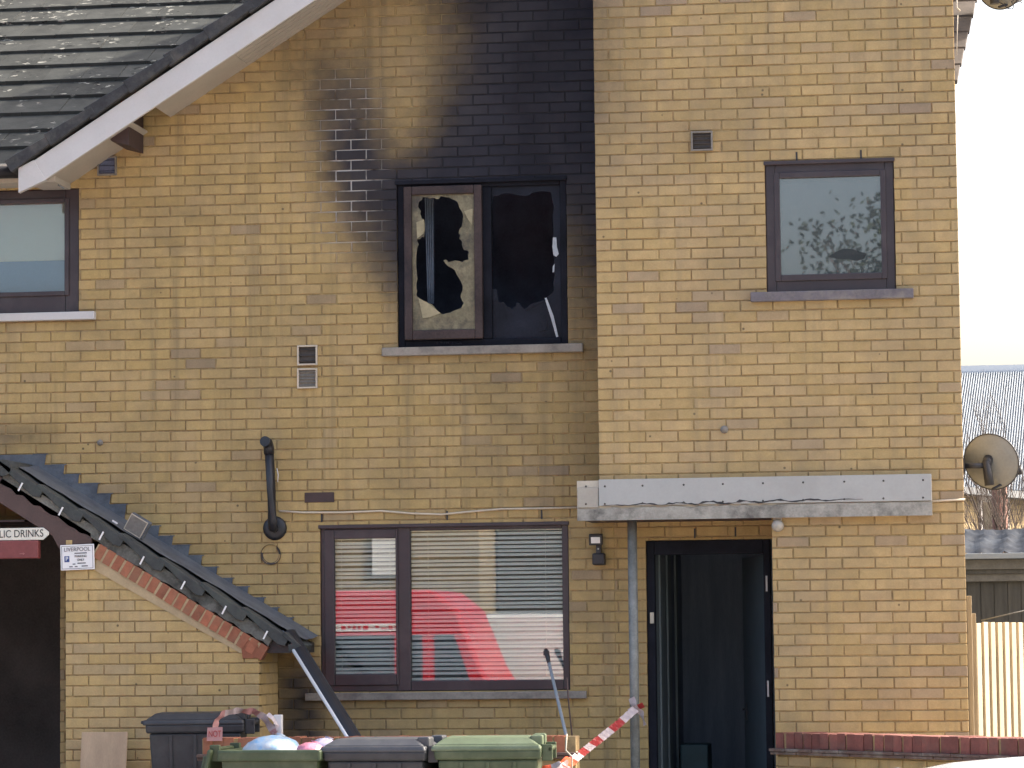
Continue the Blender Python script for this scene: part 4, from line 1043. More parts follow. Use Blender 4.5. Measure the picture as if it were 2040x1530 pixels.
b = MB(); b.tube([Ta + Vector((0, -0.03, 0.05)), Ta + Vector((0, 0.6, 0.05))], 0.06, 12); obj('ridge_tile', b, M['ptile'], proof)
for k in range(9):
    s0 = off0 + k * 0.345
    if s0 > L - 0.1: break
    if s0 < -0.2: continue
    a = Ta + tu * s0 + tn * 0.05 + Vector((0, -0.03 - 0.004 * (k % 2), 0)); c = Ta + tu * min(L + 0.03, s0 + 0.40) + tn * 0.028 + Vector((0, -0.03 - 0.004 * (k % 2), 0))
    # rolled verge tile: the roll droops below the flat
    prof = [a, a + tn * 0.028, (a + c) / 2 + tn * 0.026, c + tn * 0.028, c - tn * 0.035, c - tu * 0.05 - tn * 0.05, (a + c) / 2 - tn * 0.03, a + tu * 0.09 - tn * 0.015]
    b = MB(); b.prism(prof, (0, 0.45, 0)); vt = obj('verge_tile', b, M['ptile'], proof, bevel=0.005)
    cl = Ta + tu * (s0 + 0.245) + Vector((0, -0.042, 0)); b = MB(); b.box(-0.0055, 0.0055, -0.004, 0.004, -0.038, 0.026, 0, Matrix.Translation(cl) @ Matrix.Rotation(-TA - 0.05, 4, 'Y') @ Matrix.Translation((0, 0, -0.002)))
    obj('verge_clip', b, M['sign_white'], vt)
# lead: apron dressed over the tiles, stepped flashing on the wall
b = MB(); n = 24
ap0 = Ta + Vector((0, 0.14, 0)) + tn * 0.085
rows = []
for i in range(n + 1):
    p = ap0 + tu * (L * 1.0 * i / n); wv = 0.035 * math.sin(i * 1.9) + 0.02 * math.sin(i * 0.8 + 1)
    rows.append((p + Vector((0, wv, 0)) , p + Vector((0, 0.32, 0)) + tn * 0.01, Vector((p.x, -0.012, p.z + 0.01)) + tn * 0.02))
for i in range(n):
    for j in range(2): b.quad(rows[i][j], rows[i + 1][j], rows[i + 1][j + 1], rows[i][j + 1])
obj('lead_apron', b, M['lead'], porch)
k = 0; xst = AX(-40, 920, 0)
zrow = ZP_L + math.floor((AZ(60, 905, 0) - ZP_L) / 0.075 + 0.6) * 0.075
tips = [(92, 905), (129, 926), (158, 945), (196, 963), (221, 984), (252, 1005), (318, 1048), (345, 1068), (378, 1086), (403, 1107), (433, 1130), (464, 1152), (495, 1169), (527, 1191), (554, 1211), (583, 1231), (606, 1253)]
prevx = AX(-60, 910, -0.012)
for i, (tx, ty) in enumerate(tips):
    x, z = at(tx, ty, -0.012)
    x0 = prevx - 0.05
    zb0 = Ta.z + (x0 - Ta.x) * TS + 0.0; zb1 = Ta.z + (x + 0.0 - Ta.x) * TS
    b = MB(); bend = random.uniform(-0.008, 0.0)
    b.prism([(x0, -0.010 - 0.002 * (i % 3), min(zb0, z - 0.12)), (x - 0.025, -0.010 - 0.002 * (i % 3), min(zb1, z - 0.11)), (x - 0.012, -0.010, z - 0.072), (x, -0.012 + bend, z), (x0, -0.010 - 0.002 * (i % 3), z + 0.004)], (0, 0.003, 0))
    obj('lead_step', b, M['lead'], porch)
    b = MB(); b.box(x - 0.10, x + 0.012, -0.016, -0.006, z - 0.001, z + 0.005); obj('lead_tuck', b, M['lead'], porch)
    prevx = x
b = MB(); b.prism([Tb + Vector((-0.22, 0.04, -0.02)), Tb + Vector((0.03, 0.04, -0.02)), Tb + Vector((0.03, 0.04, 0.05)), Tb + Vector((-0.22, 0.04, 0.16))], (0, 0.55, 0)); obj('eaves_end', b, M['black'], porch)
# dark passage behind the opening
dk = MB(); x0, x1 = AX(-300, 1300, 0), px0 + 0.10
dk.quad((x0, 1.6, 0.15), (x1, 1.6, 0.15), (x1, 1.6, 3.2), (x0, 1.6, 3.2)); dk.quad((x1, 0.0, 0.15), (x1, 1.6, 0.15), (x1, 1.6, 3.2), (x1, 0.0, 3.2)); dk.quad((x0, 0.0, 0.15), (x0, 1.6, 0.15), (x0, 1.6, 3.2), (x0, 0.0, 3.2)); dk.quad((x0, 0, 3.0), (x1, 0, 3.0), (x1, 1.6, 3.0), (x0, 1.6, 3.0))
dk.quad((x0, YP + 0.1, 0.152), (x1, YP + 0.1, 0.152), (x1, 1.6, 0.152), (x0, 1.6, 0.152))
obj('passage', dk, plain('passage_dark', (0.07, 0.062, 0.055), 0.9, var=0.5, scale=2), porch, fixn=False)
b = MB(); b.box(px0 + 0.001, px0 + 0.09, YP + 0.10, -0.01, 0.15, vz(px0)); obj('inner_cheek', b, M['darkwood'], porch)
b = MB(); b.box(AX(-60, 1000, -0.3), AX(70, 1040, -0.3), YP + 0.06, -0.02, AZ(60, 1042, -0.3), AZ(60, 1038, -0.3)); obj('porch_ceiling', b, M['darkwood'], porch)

# ---- small square lamp lying on the flashing
c = P_(275, 1050, -0.42)
lt = thing('solar_lamp', 'small square grey lamp tilted on the lead flashing of the porch', 'lamp', c)
lm = Matrix.Translation(c) @ Matrix.Rotation(-TA - math.radians(0), 4, 'Y') @ Matrix.Rotation(math.radians(8), 4, 'X')
b = MB(); b.box(-0.085, 0.075, -0.03, 0.03, -0.06, 0.075, 0, lm); obj('lamp_housing', b, M['lead'], lt, bevel=0.008)
b = MB(); b.box(-0.075, 0.055, -0.036, -0.029, -0.052, 0.066, 0, lm); obj('lens', b, M['vent_grey'], lt)
b = MB(); ring(b, (-0.08, 0.06, -0.057, 0.071), (-0.074, 0.054, -0.051, 0.065), -0.039, -0.028); b.v = [tuple(lm @ Vector(v)) for v in b.v]; obj('lens_rim', b, M['vent_frame'], lt)
c2 = P_(229, 1040, -0.50); b = MB(); b.box(-0.022, 0.022, -0.004, 0.004, -0.006, 0.006, 0, Matrix.Translation(c2) @ Matrix.Rotation(-TA, 4, 'Y')); obj('lamp_clip', b, M['sign_white'], lt)

# ---- signs on the porch
RX = (math.radians(90), 0, 0)
YS = YP - 0.02
a = P_(-52, 1064, YS); zc = AZ(30, 1064, YS); x1 = AX(97, 1064, YS); xt = AX(86, 1064, YS)
hgt = 0.043
sg = thing('arrow_sign', 'cream pointed sign with black lettering over the dark porch opening', 'sign', (a.x, YS, zc))
b = MB(); b.prism([(a.x, YS, zc - hgt), (xt, YS, zc - hgt), (x1, YS, zc - 0.008), (x1, YS, zc + 0.012), (xt, YS, zc + hgt), (a.x, YS, zc + hgt)], (0, 0.012, 0)); obj('sign_board', b, M['sign_cream'], sg, bevel=0.002)
xL, xR = AX(-1, 1064, YS), AX(86, 1064, YS)
text('lettering', 'LIC DRINKS', 0.075, M['ink'], sg, ((xL + xR) / 2, YS - 0.001, zc), (math.radians(90), math.radians(-0.6), 0), width=xR - xL)
rx0, rx1 = AX(-55, 1095, YS), AX(77, 1095, YS); rz0, rz1 = AZ(30, 1113, YS), AZ(30, 1077, YS)
rs_ = thing('red_box_sign', 'faded red plastic sign box below the cream pointed sign', 'sign', ((rx0 + rx1) / 2, YS, rz0))
box('sign_box', rx0, rx1, YS - 0.01, YS + 0.06, rz0, rz1, M['red_plastic'], rs_, bevel=0.008)
b = MB(); xa, za = at(47, 1103, YS - 0.011); b.prism([(xa - 0.03, YS - 0.0115, za + 0.003), (xa - 0.03, YS - 0.0115, za - 0.003), (xa - 0.006, YS - 0.0115, za - 0.003), (xa - 0.006, YS - 0.0115, za - 0.009), (xa + 0.01, YS - 0.0115, za), (xa - 0.006, YS - 0.0115, za + 0.009), (xa - 0.006, YS - 0.0115, za + 0.003)], (0, 0.001, 0)); obj('arrow_mark', b, M['red_mark'], rs_)
box('hanger_plate', rx0, rx0 + 0.02, YS - 0.005, 0.0, rz1 - 0.01, zc + 0.03, M['darkwood'], rs_)
YS2 = YP - 0.03
c = P_(154, 1110, YS2)
ps = thing('parking_sign', 'white framed parking plaque with blue P at the corner of the porch wall', 'sign', c)
W2, H2_ = 0.123, 0.09
lm = Matrix.Translation(c) @ Matrix.Rotation(math.radians(-1.6), 4, 'Y')
b = MB(); b.box(-W2, W2, 0, 0.01, -H2_, H2_, 0, lm); obj('plaque', b, M['sign_white'], ps, bevel=0.003)
b = MB(); ring(b, (-W2 + 0.009, W2 - 0.009, -H2_ + 0.009, H2_ - 0.009), (-W2 + 0.012, W2 - 0.012, -H2_ + 0.012, H2_ - 0.012), -0.0015, 0.001); b.v = [tuple(lm @ Vector(v)) for v in b.v]; obj('border_line', b, M['ink_grey'], ps)
b = MB(); b.box(-0.094, -0.058, -0.0015, 0.001, -0.032, 0.010, 0, lm); obj('blue_square', b, M['sign_blue'], ps)
def onp(s, size, x, z, mat, width=None):
    p = lm @ Vector((x, -0.0025, z)); return text('lettering', s, size, mat, ps, p, (math.radians(90), math.radians(-1.6), 0), width)
onp('P', 0.042, -0.076, -0.011, M['sign_white'])
onp('LIVERPOOL', 0.04, 0.0, 0.055, M['ink_grey'], 0.19)
onp('PARKING', 0.022, 0.025, 0.006, M['ink'], 0.085); onp('ONLY', 0.022, 0.025, -0.020, M['ink'], 0.05)
b = MB()
for x0_, x1_, z_ in ((-0.02, 0.07, 0.028), (-0.035, -0.015, -0.048), (0.0, 0.06, -0.043), (-0.06, -0.035, -0.066), (-0.02, 0.0, -0.066), (0.03, 0.075, -0.064)): b.box(x0_, x1_, -0.0015, 0.001, z_ - 0.004, z_ + 0.004, 0, lm)
obj('small_print', b, M['ink_grey'], ps)
bracket = MB(); bracket.box(-0.08, 0.08, 0.01, 0.03, -0.02, 0.0, 0, lm); obj('bracket', bracket, M['darkwood'], ps)

# ------------------------------------------------------------------ garden walls
def garden_wall(label, p0, p1, ztop, pitch, brick_m, cop_m, zdrop=0.0):
    d = Vector((p1[0] - p0[0], p1[1] - p0[1], 0)); Ln = d.length; d.normalize(); ang = math.atan2(d.y, d.x)
    t = thing('garden_wall', label, 'wall', (p0[0], p0[1], 0), ang)
    T = 0.215
    b = MB(); b.box(0, Ln, 0.009, T - 0.009, 0, ztop - 0.15); w_ = obj('wall_core', b, M['mortar'], t, local=True)
    sh = {}
    for r in bricks(0, Ln, 0.0, ztop - 0.155, [], 0, ztop - 0.155):
        key = (round(r[1] - r[0], 3), round(r[3] - r[2], 3))
        if key not in sh:
            bb_ = MB(); add_brick(bb_, (-key[0] / 2, key[0] / 2, -key[1] / 2, key[1] / 2), 0, jit=False); sh[key] = bb_.mesh('brick', brick_m)
        o = bpy.data.objects.new('brick', sh[key]); o.location = ((r[0] + r[1]) / 2, 0, (r[2] + r[3]) / 2); o.parent = w_; COL.objects.link(o)
    # two courses of creasing tile
    random.seed(int(Ln * 100))
    for rr in range(2):
        x = -0.03 - 0.1 * rr
        while x < Ln:
            b = MB(); e = random.uniform(-.006, .006); xa_, xb_ = max(x, -0.03), min(x + 0.262, Ln + 0.02)
            if xb_ - xa_ > 0.03:
                b.box(xa_, xb_ - 0.004, -0.035 - 0.008 * rr + e, T + 0.03, ztop - 0.148 + rr * 0.021, ztop - 0.13 + rr * 0.021 + abs(e) * 0.3)
                obj('creasing_tile', b, M['creasing'], t, bevel=0.003, local=True)
            x += 0.266
    b = MB(); b.box(0, Ln, 0.004, T - 0.004, ztop - 0.108, ztop - 0.006); obj('coping_mortar', b, M['mortar'], t, local=True)
    b = MB(); b.box(0.005, pitch - 0.005, -0.006, T + 0.006, ztop - 0.106, ztop); cme = b.mesh('coping_brick', cop_m)
    for k in range(int(Ln / pitch)):
        o = bpy.data.objects.new('coping_brick', cme); o.location = (k * pitch, random.uniform(-.003, .003), random.uniform(-.003, .003)); o.rotation_euler = (0, random.uniform(-.012, .012), 0); o.parent = t; COL.objects.link(o)
    return t
M['creasing'] = plain('creasing_tile', (0.12, 0.075, 0.06), 0.9, var=0.35, scale=14, stain=(0.28, 0.25, 0.21), stain_amt=0.6)
YG = -1.92
gx0, gx1 = AX(403, 1490, YG), AX(1147, 1490, YG)
garden_wall('low brick wall behind the front row of wheelie bins, with brick on edge coping', (gx0, YG), (gx1, YG), AZ(760, 1468, YG), 0.0755, M['brick'], M['red_brick'])
g0 = at(1547, 1459, -0.85)
g1 = at(2230, 1484, -3.1)
garden_wall('low brick wall right of the doorway with dark red coping', (g0[0], -0.85), (g1[0], -3.1), g0[1], 0.0885, M['brick'], M['maroon_brick'])

# ------------------------------------------------------------------ wheelie bins
def frust(b, w0, d0, z0, w1, d1, z1, cx=0, cy=0, mi=0):
    n = len(b.v)
    for w_, d_, z_ in ((w0, d0, z0), (w1, d1, z1)):
        b.v += [(cx - w_ / 2, cy - d_ / 2, z_), (cx + w_ / 2, cy - d_ / 2, z_), (cx + w_ / 2, cy + d_ / 2, z_), (cx - w_ / 2, cy + d_ / 2, z_)]
    for f in ((3, 2, 1, 0), (4, 5, 6, 7), (0, 1, 5, 4), (1, 2, 6, 5), (2, 3, 7, 6), (3, 0, 4, 7)): b.f.append(tuple(n + i for i in f)); b.mi.append(mi); b.sm.append(False)
def wheelie(label, x, y, z, rz, body_m, lid_m, h=1.07, lid=True, group=None):
    # local: hinge and wheels towards +x, front towards -x
    t = thing('wheelie_bin', label, 'bin', (x, y, z), rz, group)
    t.scale = (1, 1, h / 1.07)
    b = MB()
    if lid:
        frust(b, 0.50, 0.44, 0.06, 0.62, 0.54, 0.94); frust(b, 0.66, 0.575, 0.94, 0.67, 0.585, 1.0)
    else:
        # open top: four tapered sides, floor and a rolled rim
        for sx0, sx1, sy0, sy1 in ((-1, 1, -1, -1), (-1, 1, 1, 1), (-1, -1, -1, 1), (1, 1, -1, 1)):
            lo = lambda sx, sy, o: (sx * (0.25 - o), sy * (0.22 - o), 0.06); hi = lambda sx, sy, o: (sx * (0.31 - o), sy * (0.27 - o), 0.94)
            b.quad(lo(sx0, sy0, 0), lo(sx1, sy1, 0), hi(sx1, sy1, 0), hi(sx0, sy0, 0)); b.quad(lo(sx0, sy0, .012), hi(sx0, sy0, .012), hi(sx1, sy1, .012), lo(sx1, sy1, .012))
        b.quad((-.25, -.22, .06), (.25, -.22, .06), (.25, .22, .06), (-.25, .22, .06))
        ring_ = MB(); ring(ring_, (-0.335, 0.335, -0.2925, 0.2925), (-0.30, 0.30, -0.258, 0.258), 0, 1)
        for (x0_, x1_, y0_, y1_) in ((-0.335, 0.335, -0.2925, -0.258), (-0.335, 0.335, 0.258, 0.2925), (-0.335, -0.30, -0.258, 0.258), (0.30, 0.335, -0.258, 0.258)): b.box(x0_, x1_, y0_, y1_, 0.93, 1.0)
    body = obj('body', b, body_m, t, bevel=0.014, local=True)
    for k in (-1, 0, 1):
        rbm = MB(); rbm.prism([(k * 0.15 - 0.012, -0.225, 0.12), (k * 0.15 + 0.012, -0.225, 0.12), (k * 0.165 + 0.012, -0.273, 0.93), (k * 0.165 - 0.012, -0.273, 0.93)], (0, -0.012, 0)); obj('rib', rbm, body_m, body, bevel=0.004, local=True)
    hb = MB(); hb.box(0.335, 0.40, -0.24, -0.20, 0.93, 1.03); hb.box(0.335, 0.40, 0.20, 0.24, 0.93, 1.03); hb.tube([(0.385, -0.24, 1.0), (0.385, 0.24, 1.0)], 0.016, 10); obj('handle', hb, body_m, t, bevel=0.006, local=True)
    if lid:
        lb = MB(); frust(lb, 0.69, 0.60, 0.995, 0.67, 0.58, 1.03, -0.01); frust(lb, 0.65, 0.56, 1.03, 0.52, 0.42, 1.075, -0.01)
        ld = obj('lid', lb, lid_m, t, bevel=0.012, local=True)
        for ly in (-0.22, 0.10):
            hp = MB(); hp.box(0.26, 0.34, ly, ly + 0.12, 1.02, 1.085); obj('hinge_lug', hp, lid_m, ld, bevel=0.012, local=True)
        hp = MB(); hp.box(-0.385, -0.335, -0.11, 0.11, 1.0, 1.022); obj('lid_grip', hp, lid_m, ld, bevel=0.008, local=True)
    else:
        lb = MB(); lm_ = Matrix.Translation((0.37, 0, 1.0)) @ Matrix.Rotation(math.radians(78), 4, 'Y'); lb.box(0.0, 0.68, -0.29, 0.29, -0.0, 0.03, 0, lm_); lb.box(0.05, 0.6, -0.22, 0.22, 0.03, 0.07, 0, lm_)
        obj('lid', lb, lid_m, t, bevel=0.012, local=True)
    for sy in (-1, 1):
        wl = MB(); wl.lathe([(0.001, 0), (0.09, 0), (0.10, 0.008), (0.10, 0.04), (0.09, 0.05), (0.001, 0.05)], (0.22, sy * 0.24 - (0.05 if sy < 0 else 0), 0.10), (0, 1, 0), 20); obj('wheel', wl, M['rubber'], t, local=True)
    ax_ = MB(); ax_.tube([(0.22, -0.26, 0.10), (0.22, 0.26, 0.10)], 0.012, 8); obj('axle', ax_, M['steel'], t, local=True)
    return t
YBn = -2.75
def bx_(px): return AX(px, 1490, YBn)
hz = lambda px, py, Y: AZ(px, py, Y)
wheelie('black wheelie bin behind the low wall with a white patch on its lid', AX(396, 1470, -1.25), -1.25, 0.15, math.radians(8), M['black_bin'], M['black_bin'], hz(395, 1420, -1.25) - 0.15)
wheelie('open green wheelie bin stuffed with plastic bags', bx_(560), YBn, 0, math.radians(176), M['green_bin'], M['green_bin'], (hz(560, 1491, YBn)) * 1.07 / 1.0, lid=False)
wheelie('black wheelie bin with grey lid between the two green bins', bx_(770), YBn, 0, math.radians(-6), M['black_bin'], M['grey_plastic'], hz(770, 1471, YBn))
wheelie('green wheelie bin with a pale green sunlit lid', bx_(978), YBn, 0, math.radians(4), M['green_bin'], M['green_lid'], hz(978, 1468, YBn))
# white patch on the left bin
x, z = at(345, 1431, -1.36)
tg = MB(); tg.prism([(x - 0.05, -1.42, z - 0.012), (x + 0.03, -1.42, z - 0.012), (x + 0.05, -1.36, z + 0.016), (x - 0.02, -1.36, z + 0.016)], (0, 0, 0.002)); tag(obj('paper_scrap', tg, M['sign_white']), 'scrap of white paper lying on the black bin lid', 'paper')
def bag(name, label, c, sx, sy, sz, mat, seed):
    rr = random.Random(seed); bm = bmesh.new(); bmesh.ops.create_icosphere(bm, subdivisions=4, radius=1)
    fr = [(Vector((rr.uniform(-1, 1), rr.uniform(-1, 1), rr.uniform(-1, 1))) * rr.uniform(2, 7), rr.uniform(0, 6)) for _ in range(14)]
    for v in bm.verts:
        d = 1 + sum(0.028 * abs(math.sin(v.co.dot(f) + p)) for f, p in fr) - 0.14
        v.co *= d; v.co = Vector((v.co.x * sx, v.co.y * sy, v.co.z * sz))
    me = bpy.data.meshes.new(name); bm.to_mesh(me); bm.free(); me.materials.append(mat)
    for p in me.polygons: p.use_smooth = True
    o = bpy.data.objects.new(name, me); o.location = c; COL.objects.link(o)
    k = MB(); k.lathe([(0.001, sz * 1.25), (0.03, sz * 1.22), (0.012, sz * 0.95), (0.05, sz * 0.8)], (0, sy * 0.3, 0), (0.3, 0.2, 1), 10)
    obj('bag_knot', k, mat, o, local=True)
    return tag(o, label, 'bag')
c = at(545, 1500, YBn + 0.05); bag('rubbish_bag', 'white plastic bag with blue print poking out of the open green bin', (c[0], YBn + 0.02, c[1] - 0.015), 0.175, 0.16, 0.115, M['bag_white'], 3)
c = at(620, 1503, YBn - 0.1); bag('rubbish_bag', 'small pink plastic bag in the open green bin', (c[0], YBn - 0.12, c[1] + 0.005), 0.085, 0.09, 0.065, M['bag_pink'], 5)
c = at(645, 1500, YBn + 0.05); bag('rubbish_bag', 'lilac grey plastic bag beside the pink bag in the green bin', (c[0], YBn + 0.06, c[1] + 0.01), 0.085, 0.09, 0.075, M['bag_grey'], 8)

# ------------------------------------------------------------------ loose things in the yard
b = MB(); a = Vector((*at(565, 1262, -0.5)[:1], -0.5, at(565, 1262, -0.5)[1])); c = Vector((at(700, 1480, -1.5)[0], -1.5, at(700, 1480, -1.5)[1]))
d = (c - a); e = c + d * 0.75
ez = 0.16; e = a + d * ((a.z - ez) / (a.z - c.z))
gt_ = thing('fallen_gutter', 'loose black gutter length with white edge leaning from the porch eaves', 'gutter', e)
dn = d.normalized(); sd = Vector((1, 0.25, 0.0)); sd = (sd - dn * sd.dot(dn)).normalized(); fn = dn.cross(sd)
tr = MB(); R_ = 0.046; K = 8; pr1 = []
for j in range(K + 1):
    an = math.pi * j / K; pr1.append(sd * (-math.cos(an) * R_ + R_) + fn * (math.sin(an) * R_ * 0.55))
for j in range(K):
    tr.quad(a + pr1[j], a + pr1[j + 1], e + pr1[j + 1], e + pr1[j]); tr.quad(a + pr1[j] * 0.93 + sd * 0.004, e + pr1[j] * 0.93 + sd * 0.004, e + pr1[j + 1] * 0.93 + sd * 0.004, a + pr1[j + 1] * 0.93 + sd * 0.004)
obj('channel', tr, M['black'], gt_, fixn=False)
b = MB(); b.tube([a - dn * 0.03 + fn * -0.004, e + fn * -0.004], 0.0145, 8); obj('edge_strip', b, M['sign_white'], gt_)

a = Vector((at(1088, 1297, -0.25)[0], -0.25, at(1088, 1297, -0.25)[1])); c = Vector((at(1128, 1465, -0.75)[0], -0.75, at(1128, 1465, -0.75)[1]))
d = c - a; e = a + d * ((a.z - 0.16) / (a.z - c.z))
pt = thing('litter_pole', 'thin silver pole with black grip leaning against the lower window', 'pole', e)
b = MB(); b.tube([a + d * 0.12, e], 0.012, 8); obj('shaft', b, M['zinc'], pt)
b = MB(); b.tube([a - d * 0.02, a + d * 0.02, a + d * 0.06, a + d * 0.15], [0.012, 0.02, 0.018, 0.012], 10); obj('grip', b, M['black'], pt)
b = MB(); lm = Matrix.Translation(a + d * 0.02); b.box(-0.02, 0.02, -0.03, 0.012, -0.02, 0.015, 0, lm); obj('jaw', b, M['black'], pt, bevel=0.004)
b = MB(); Yc = -1.9
b.tube([(at(x, y, -0.7)[0], -0.7, at(x, y, -0.7)[1]) for x, y in ((1129, 1350), (1133, 1400), (1140, 1470), (1142, 1600))], 0.006, 6); 
cb = tag(obj('hanging_cable', b, M['brown_wood']), 'thin brown cable hanging beside the leaning silver pole', 'cable')  # dark brown tube drawn along the line beside the pole
b = MB(); Yr = -2.3
b.tube([(at(x, y, Yr)[0], Yr, at(x, y, Yr)[1]) for x, y in ((1129, 1462), (1127, 1495), (1140, 1508), (1139, 1520))] + [(at(1146, 1530, Yr)[0], Yr, 0.02)], 0.0055, 8)
tag(obj('bent_rod', b, M['cream']), 'bent cream rod standing by the end of the low wall', 'rod')

x0, x1, z0, z1 = rect(168, 1458, 259, 1700, YP - 0.1)
lm = Matrix.Translation((x0, YP - 0.32, 0.152)) @ Matrix.Rotation(math.radians(-10), 4, 'X')
b = MB(); hb = z1 - 0.15; b.box(0, x1 - x0, -0.012, 0, 0, hb * 1.012, 0, lm)
tag(obj('plywood_board', b, M['ply'], bevel=0.002), 'brown plywood board leaning against the porch brick wall', 'board')
xw, zw = at(554, 1424, -1.3)
wp = thing('white_post', 'short white post by the black bin, tied with barrier tape', 'post', (xw, -1.3, 0.15))
box('post_shaft', xw - 0.028, xw + 0.028, -1.32, -1.27, 0.15, zw, M['sign_white'], wp, bevel=0.004)
b = MB(); 
for q in range(6): b.box(xw - 0.029, xw - 0.015, -1.323, -1.318, zw - 0.05 - q * 0.03, zw - 0.04 - q * 0.03)
obj('notch', b, M['ink_grey'], wp)

def ribbon(b, pts, wid, stripe, tw0=0.0, tw1=0.0, start=0, wave=0.0):
    pts = [Vector(p) for p in pts]; fine = []
    for i in range(len(pts) - 1):
        n = max(2, int((pts[i + 1] - pts[i]).length / 0.012))
        for k in range(n): fine.append(pts[i].lerp(pts[i + 1], k / n))
    fine.append(pts[-1]); acc = 0; N = len(fine) - 1; prev = None
    for i, p in enumerate(fine):
        t = (fine[min(i + 1, N)] - fine[max(i - 1, 0)]).normalized(); side = t.cross(Vector((0, 1, 0)))
        if side.length < 0.05: side = Vector((1, 0, 0))
        side.normalize(); an = tw0 + (tw1 - tw0) * i / N + wave * math.sin(i * 0.35); side = Matrix.Rotation(an, 3, t) @ side
        wv = side.cross(t) * 0.006 * math.sin(i * 0.8)
        q = (p + side * wid / 2 + wv, p, p - side * wid / 2 - wv)
        if prev:
            acc += (p - fine[i - 1]).length; mi = (int(acc / stripe) + start) % 2
            b.quad(prev[0], q[0], q[1], prev[1], mi); b.quad(prev[1], q[1], q[2], prev[2], mi)
        prev = q
W3 = lambda px, py, Y: (at(px, py, Y)[0], Y, at(px, py, Y)[1])
b = MB(); ribbon(b, [W3(1266, 1412, -0.50), W3(1235, 1440, -0.75), W3(1185, 1480, -1.3), W3(1140, 1515, -2.2), W3(1122, 1530, -2.35), W3(1085, 1560, -2.45)], 0.055, 0.24, 0.15, -0.2, 1, 0.0)
ribbon(b, [W3(1258, 1390, -0.46), W3(1266, 1412, -0.47), W3(1278, 1420, -0.47), W3(1285, 1445, -0.48)], 0.055, 0.5, 0.6, 1.2, 1)
ribbon(b, [W3(1255, 1420, -0.46), W3(1268, 1411, -0.464), W3(1282, 1404, -0.46)], 0.06, 0.08, 0.3, 0.9, 1)
tp = tag(obj('barrier_tape', b, [M['tape_red'], M['tape_white']], fixn=False), 'red and white barrier tape knotted to the steel post beside the doorway', 'tape')
b = MB(); ribbon(b, [W3(1140, 1512, -2.22), W3(1122, 1527, -2.3), W3(1100, 1535, -2.3), W3(1060, 1545, -2.3)], 0.085, 0.09, 0.5, 0.1, 0)
tag(obj('barrier_tape', b, [M['orange'], M['tape_white']], fixn=False), 'orange and white tape end wound round the bent cream rod', 'tape')
b = MB(); ribbon(b, [W3(428, 1452, -1.6), W3(432, 1435, -1.6), W3(445, 1422, -1.58), W3(470, 1416, -1.5), W3(505, 1417, -1.4), W3(525, 1428, -1.36), W3(540, 1450, -1.34), W3(547, 1462, -1.34)], 0.05, 0.14, 1.1, 0.2, 0, 0.1)
ribbon(b, [W3(547, 1462, -1.335), W3(552, 1445, -1.33), W3(543, 1430, -1.34), W3(533, 1422, -1.34)], 0.03, 0.5, 0.4, 1.0, 1)
tt = tag(obj('barrier_tape', b, [M['tape_pink'], M['tape_white']], fixn=False), 'red and white barrier tape draped over the black bin to the white post', 'tape')
ct = Vector(W3(428, 1461, -1.96)); b = MB(); b.prism([ct + Vector(v) for v in ((-0.055, 0, -0.05), (0.05, 0, -0.05), (0.052, 0, 0.042), (-0.05, 0, 0.038))], (0, 0.001, 0)); tf = obj('tape_end', b, M['tape_pink'], tt)
text('lettering', 'NOT', 0.06, M['tape_red'], tf, ct + Vector((0, -0.002, -0.005)), RX, width=0.085)

# ------------------------------------------------------------------ right of the house: fence, shed, post, background
f0 = Vector((AX(1944, 1300, 0.6), 0.6, 0)); fd_ = Vector((0.52, 0.85, 0)); fang = math.atan2(fd_.y, fd_.x)
ftop = AZ(1985, 1240, 1.0)
fc = thing('timber_fence', 'pale timber fence of upright pales beside the side wall', 'fence', f0, fang)
for k in range(30):
    b = MB(); b.box(k * 0.098, k * 0.098 + 0.062, -0.012, 0.008, 0.02, ftop + random.uniform(-.008, .004)); obj('pale', b, M['pale_wood'], fc, bevel=0.003, local=True)
for z in (0.3, ftop - 0.25): box('rail', 0, 2.95, 0.0081, 0.05, z, z + 0.07, M['old_wood'], fc, local=True)
for px0_, px1_, pt_, yy in ((1927, 1936, 1187, 0.05), (1935, 1944, 1222, 0.3)):
    t = thing('fence_post', 'tall weathered post against the brick corner' if px0_ < 1930 else 'shorter weathered post between the tall post and the pale fence', 'post', (AX(px0_, 1300, yy), yy, 0))
    box('post_shaft', max(AX(px0_, 1350, yy), XWR + 0.004), AX(px1_, 1350, yy) + 0.01, yy, yy + 0.09, 0, AZ(px0_, pt_, yy), M['old_wood'], t, bevel=0.004)
YSH = 9.0
sx0, sx1 = AX(1900, 1150, YSH), AX(2200, 1150, YSH)
shed = thing('garden_shed', 'grey boarded shed with dark tarpaulin roof behind the pale fence', 'shed', ((sx0 + sx1) / 2, YSH, 0))
zs1 = AZ(1980, 1158, YSH); n = int((sx1 - sx0) / 0.13)
for k in range(n):
    b = MB(); x = sx0 + k * 0.13; b.box(x, x + 0.124, YSH - 0.004 * (k % 2), YSH + 0.02, 0, zs1); obj('board', b, M['shed_wood'], shed)
box('shed_core', sx0, sx1, YSH + 0.021, YSH + 3, 0, zs1 + 0.2, M['shed_wood'], shed)
def strip(nm, py0, py1, y, mat, dx=0.0): return box(nm, sx0 - dx, sx1 + dx, y, YSH + 0.1, AZ(1980, py1, y), AZ(1980, py0, y), mat, shed, bevel=0.004)
strip('trim_board', 1143, 1158, YSH - 0.06, M['grey_trim']); strip('fascia_board', 1114, 1134, YSH - 0.12, M['grey_trim'], 0.1); strip('lower_trim', 1134, 1143, YSH - 0.09, M['shed_wood'])
strip('gutter', 1102, 1113, YSH - 0.22, M['zinc'], 0.1)
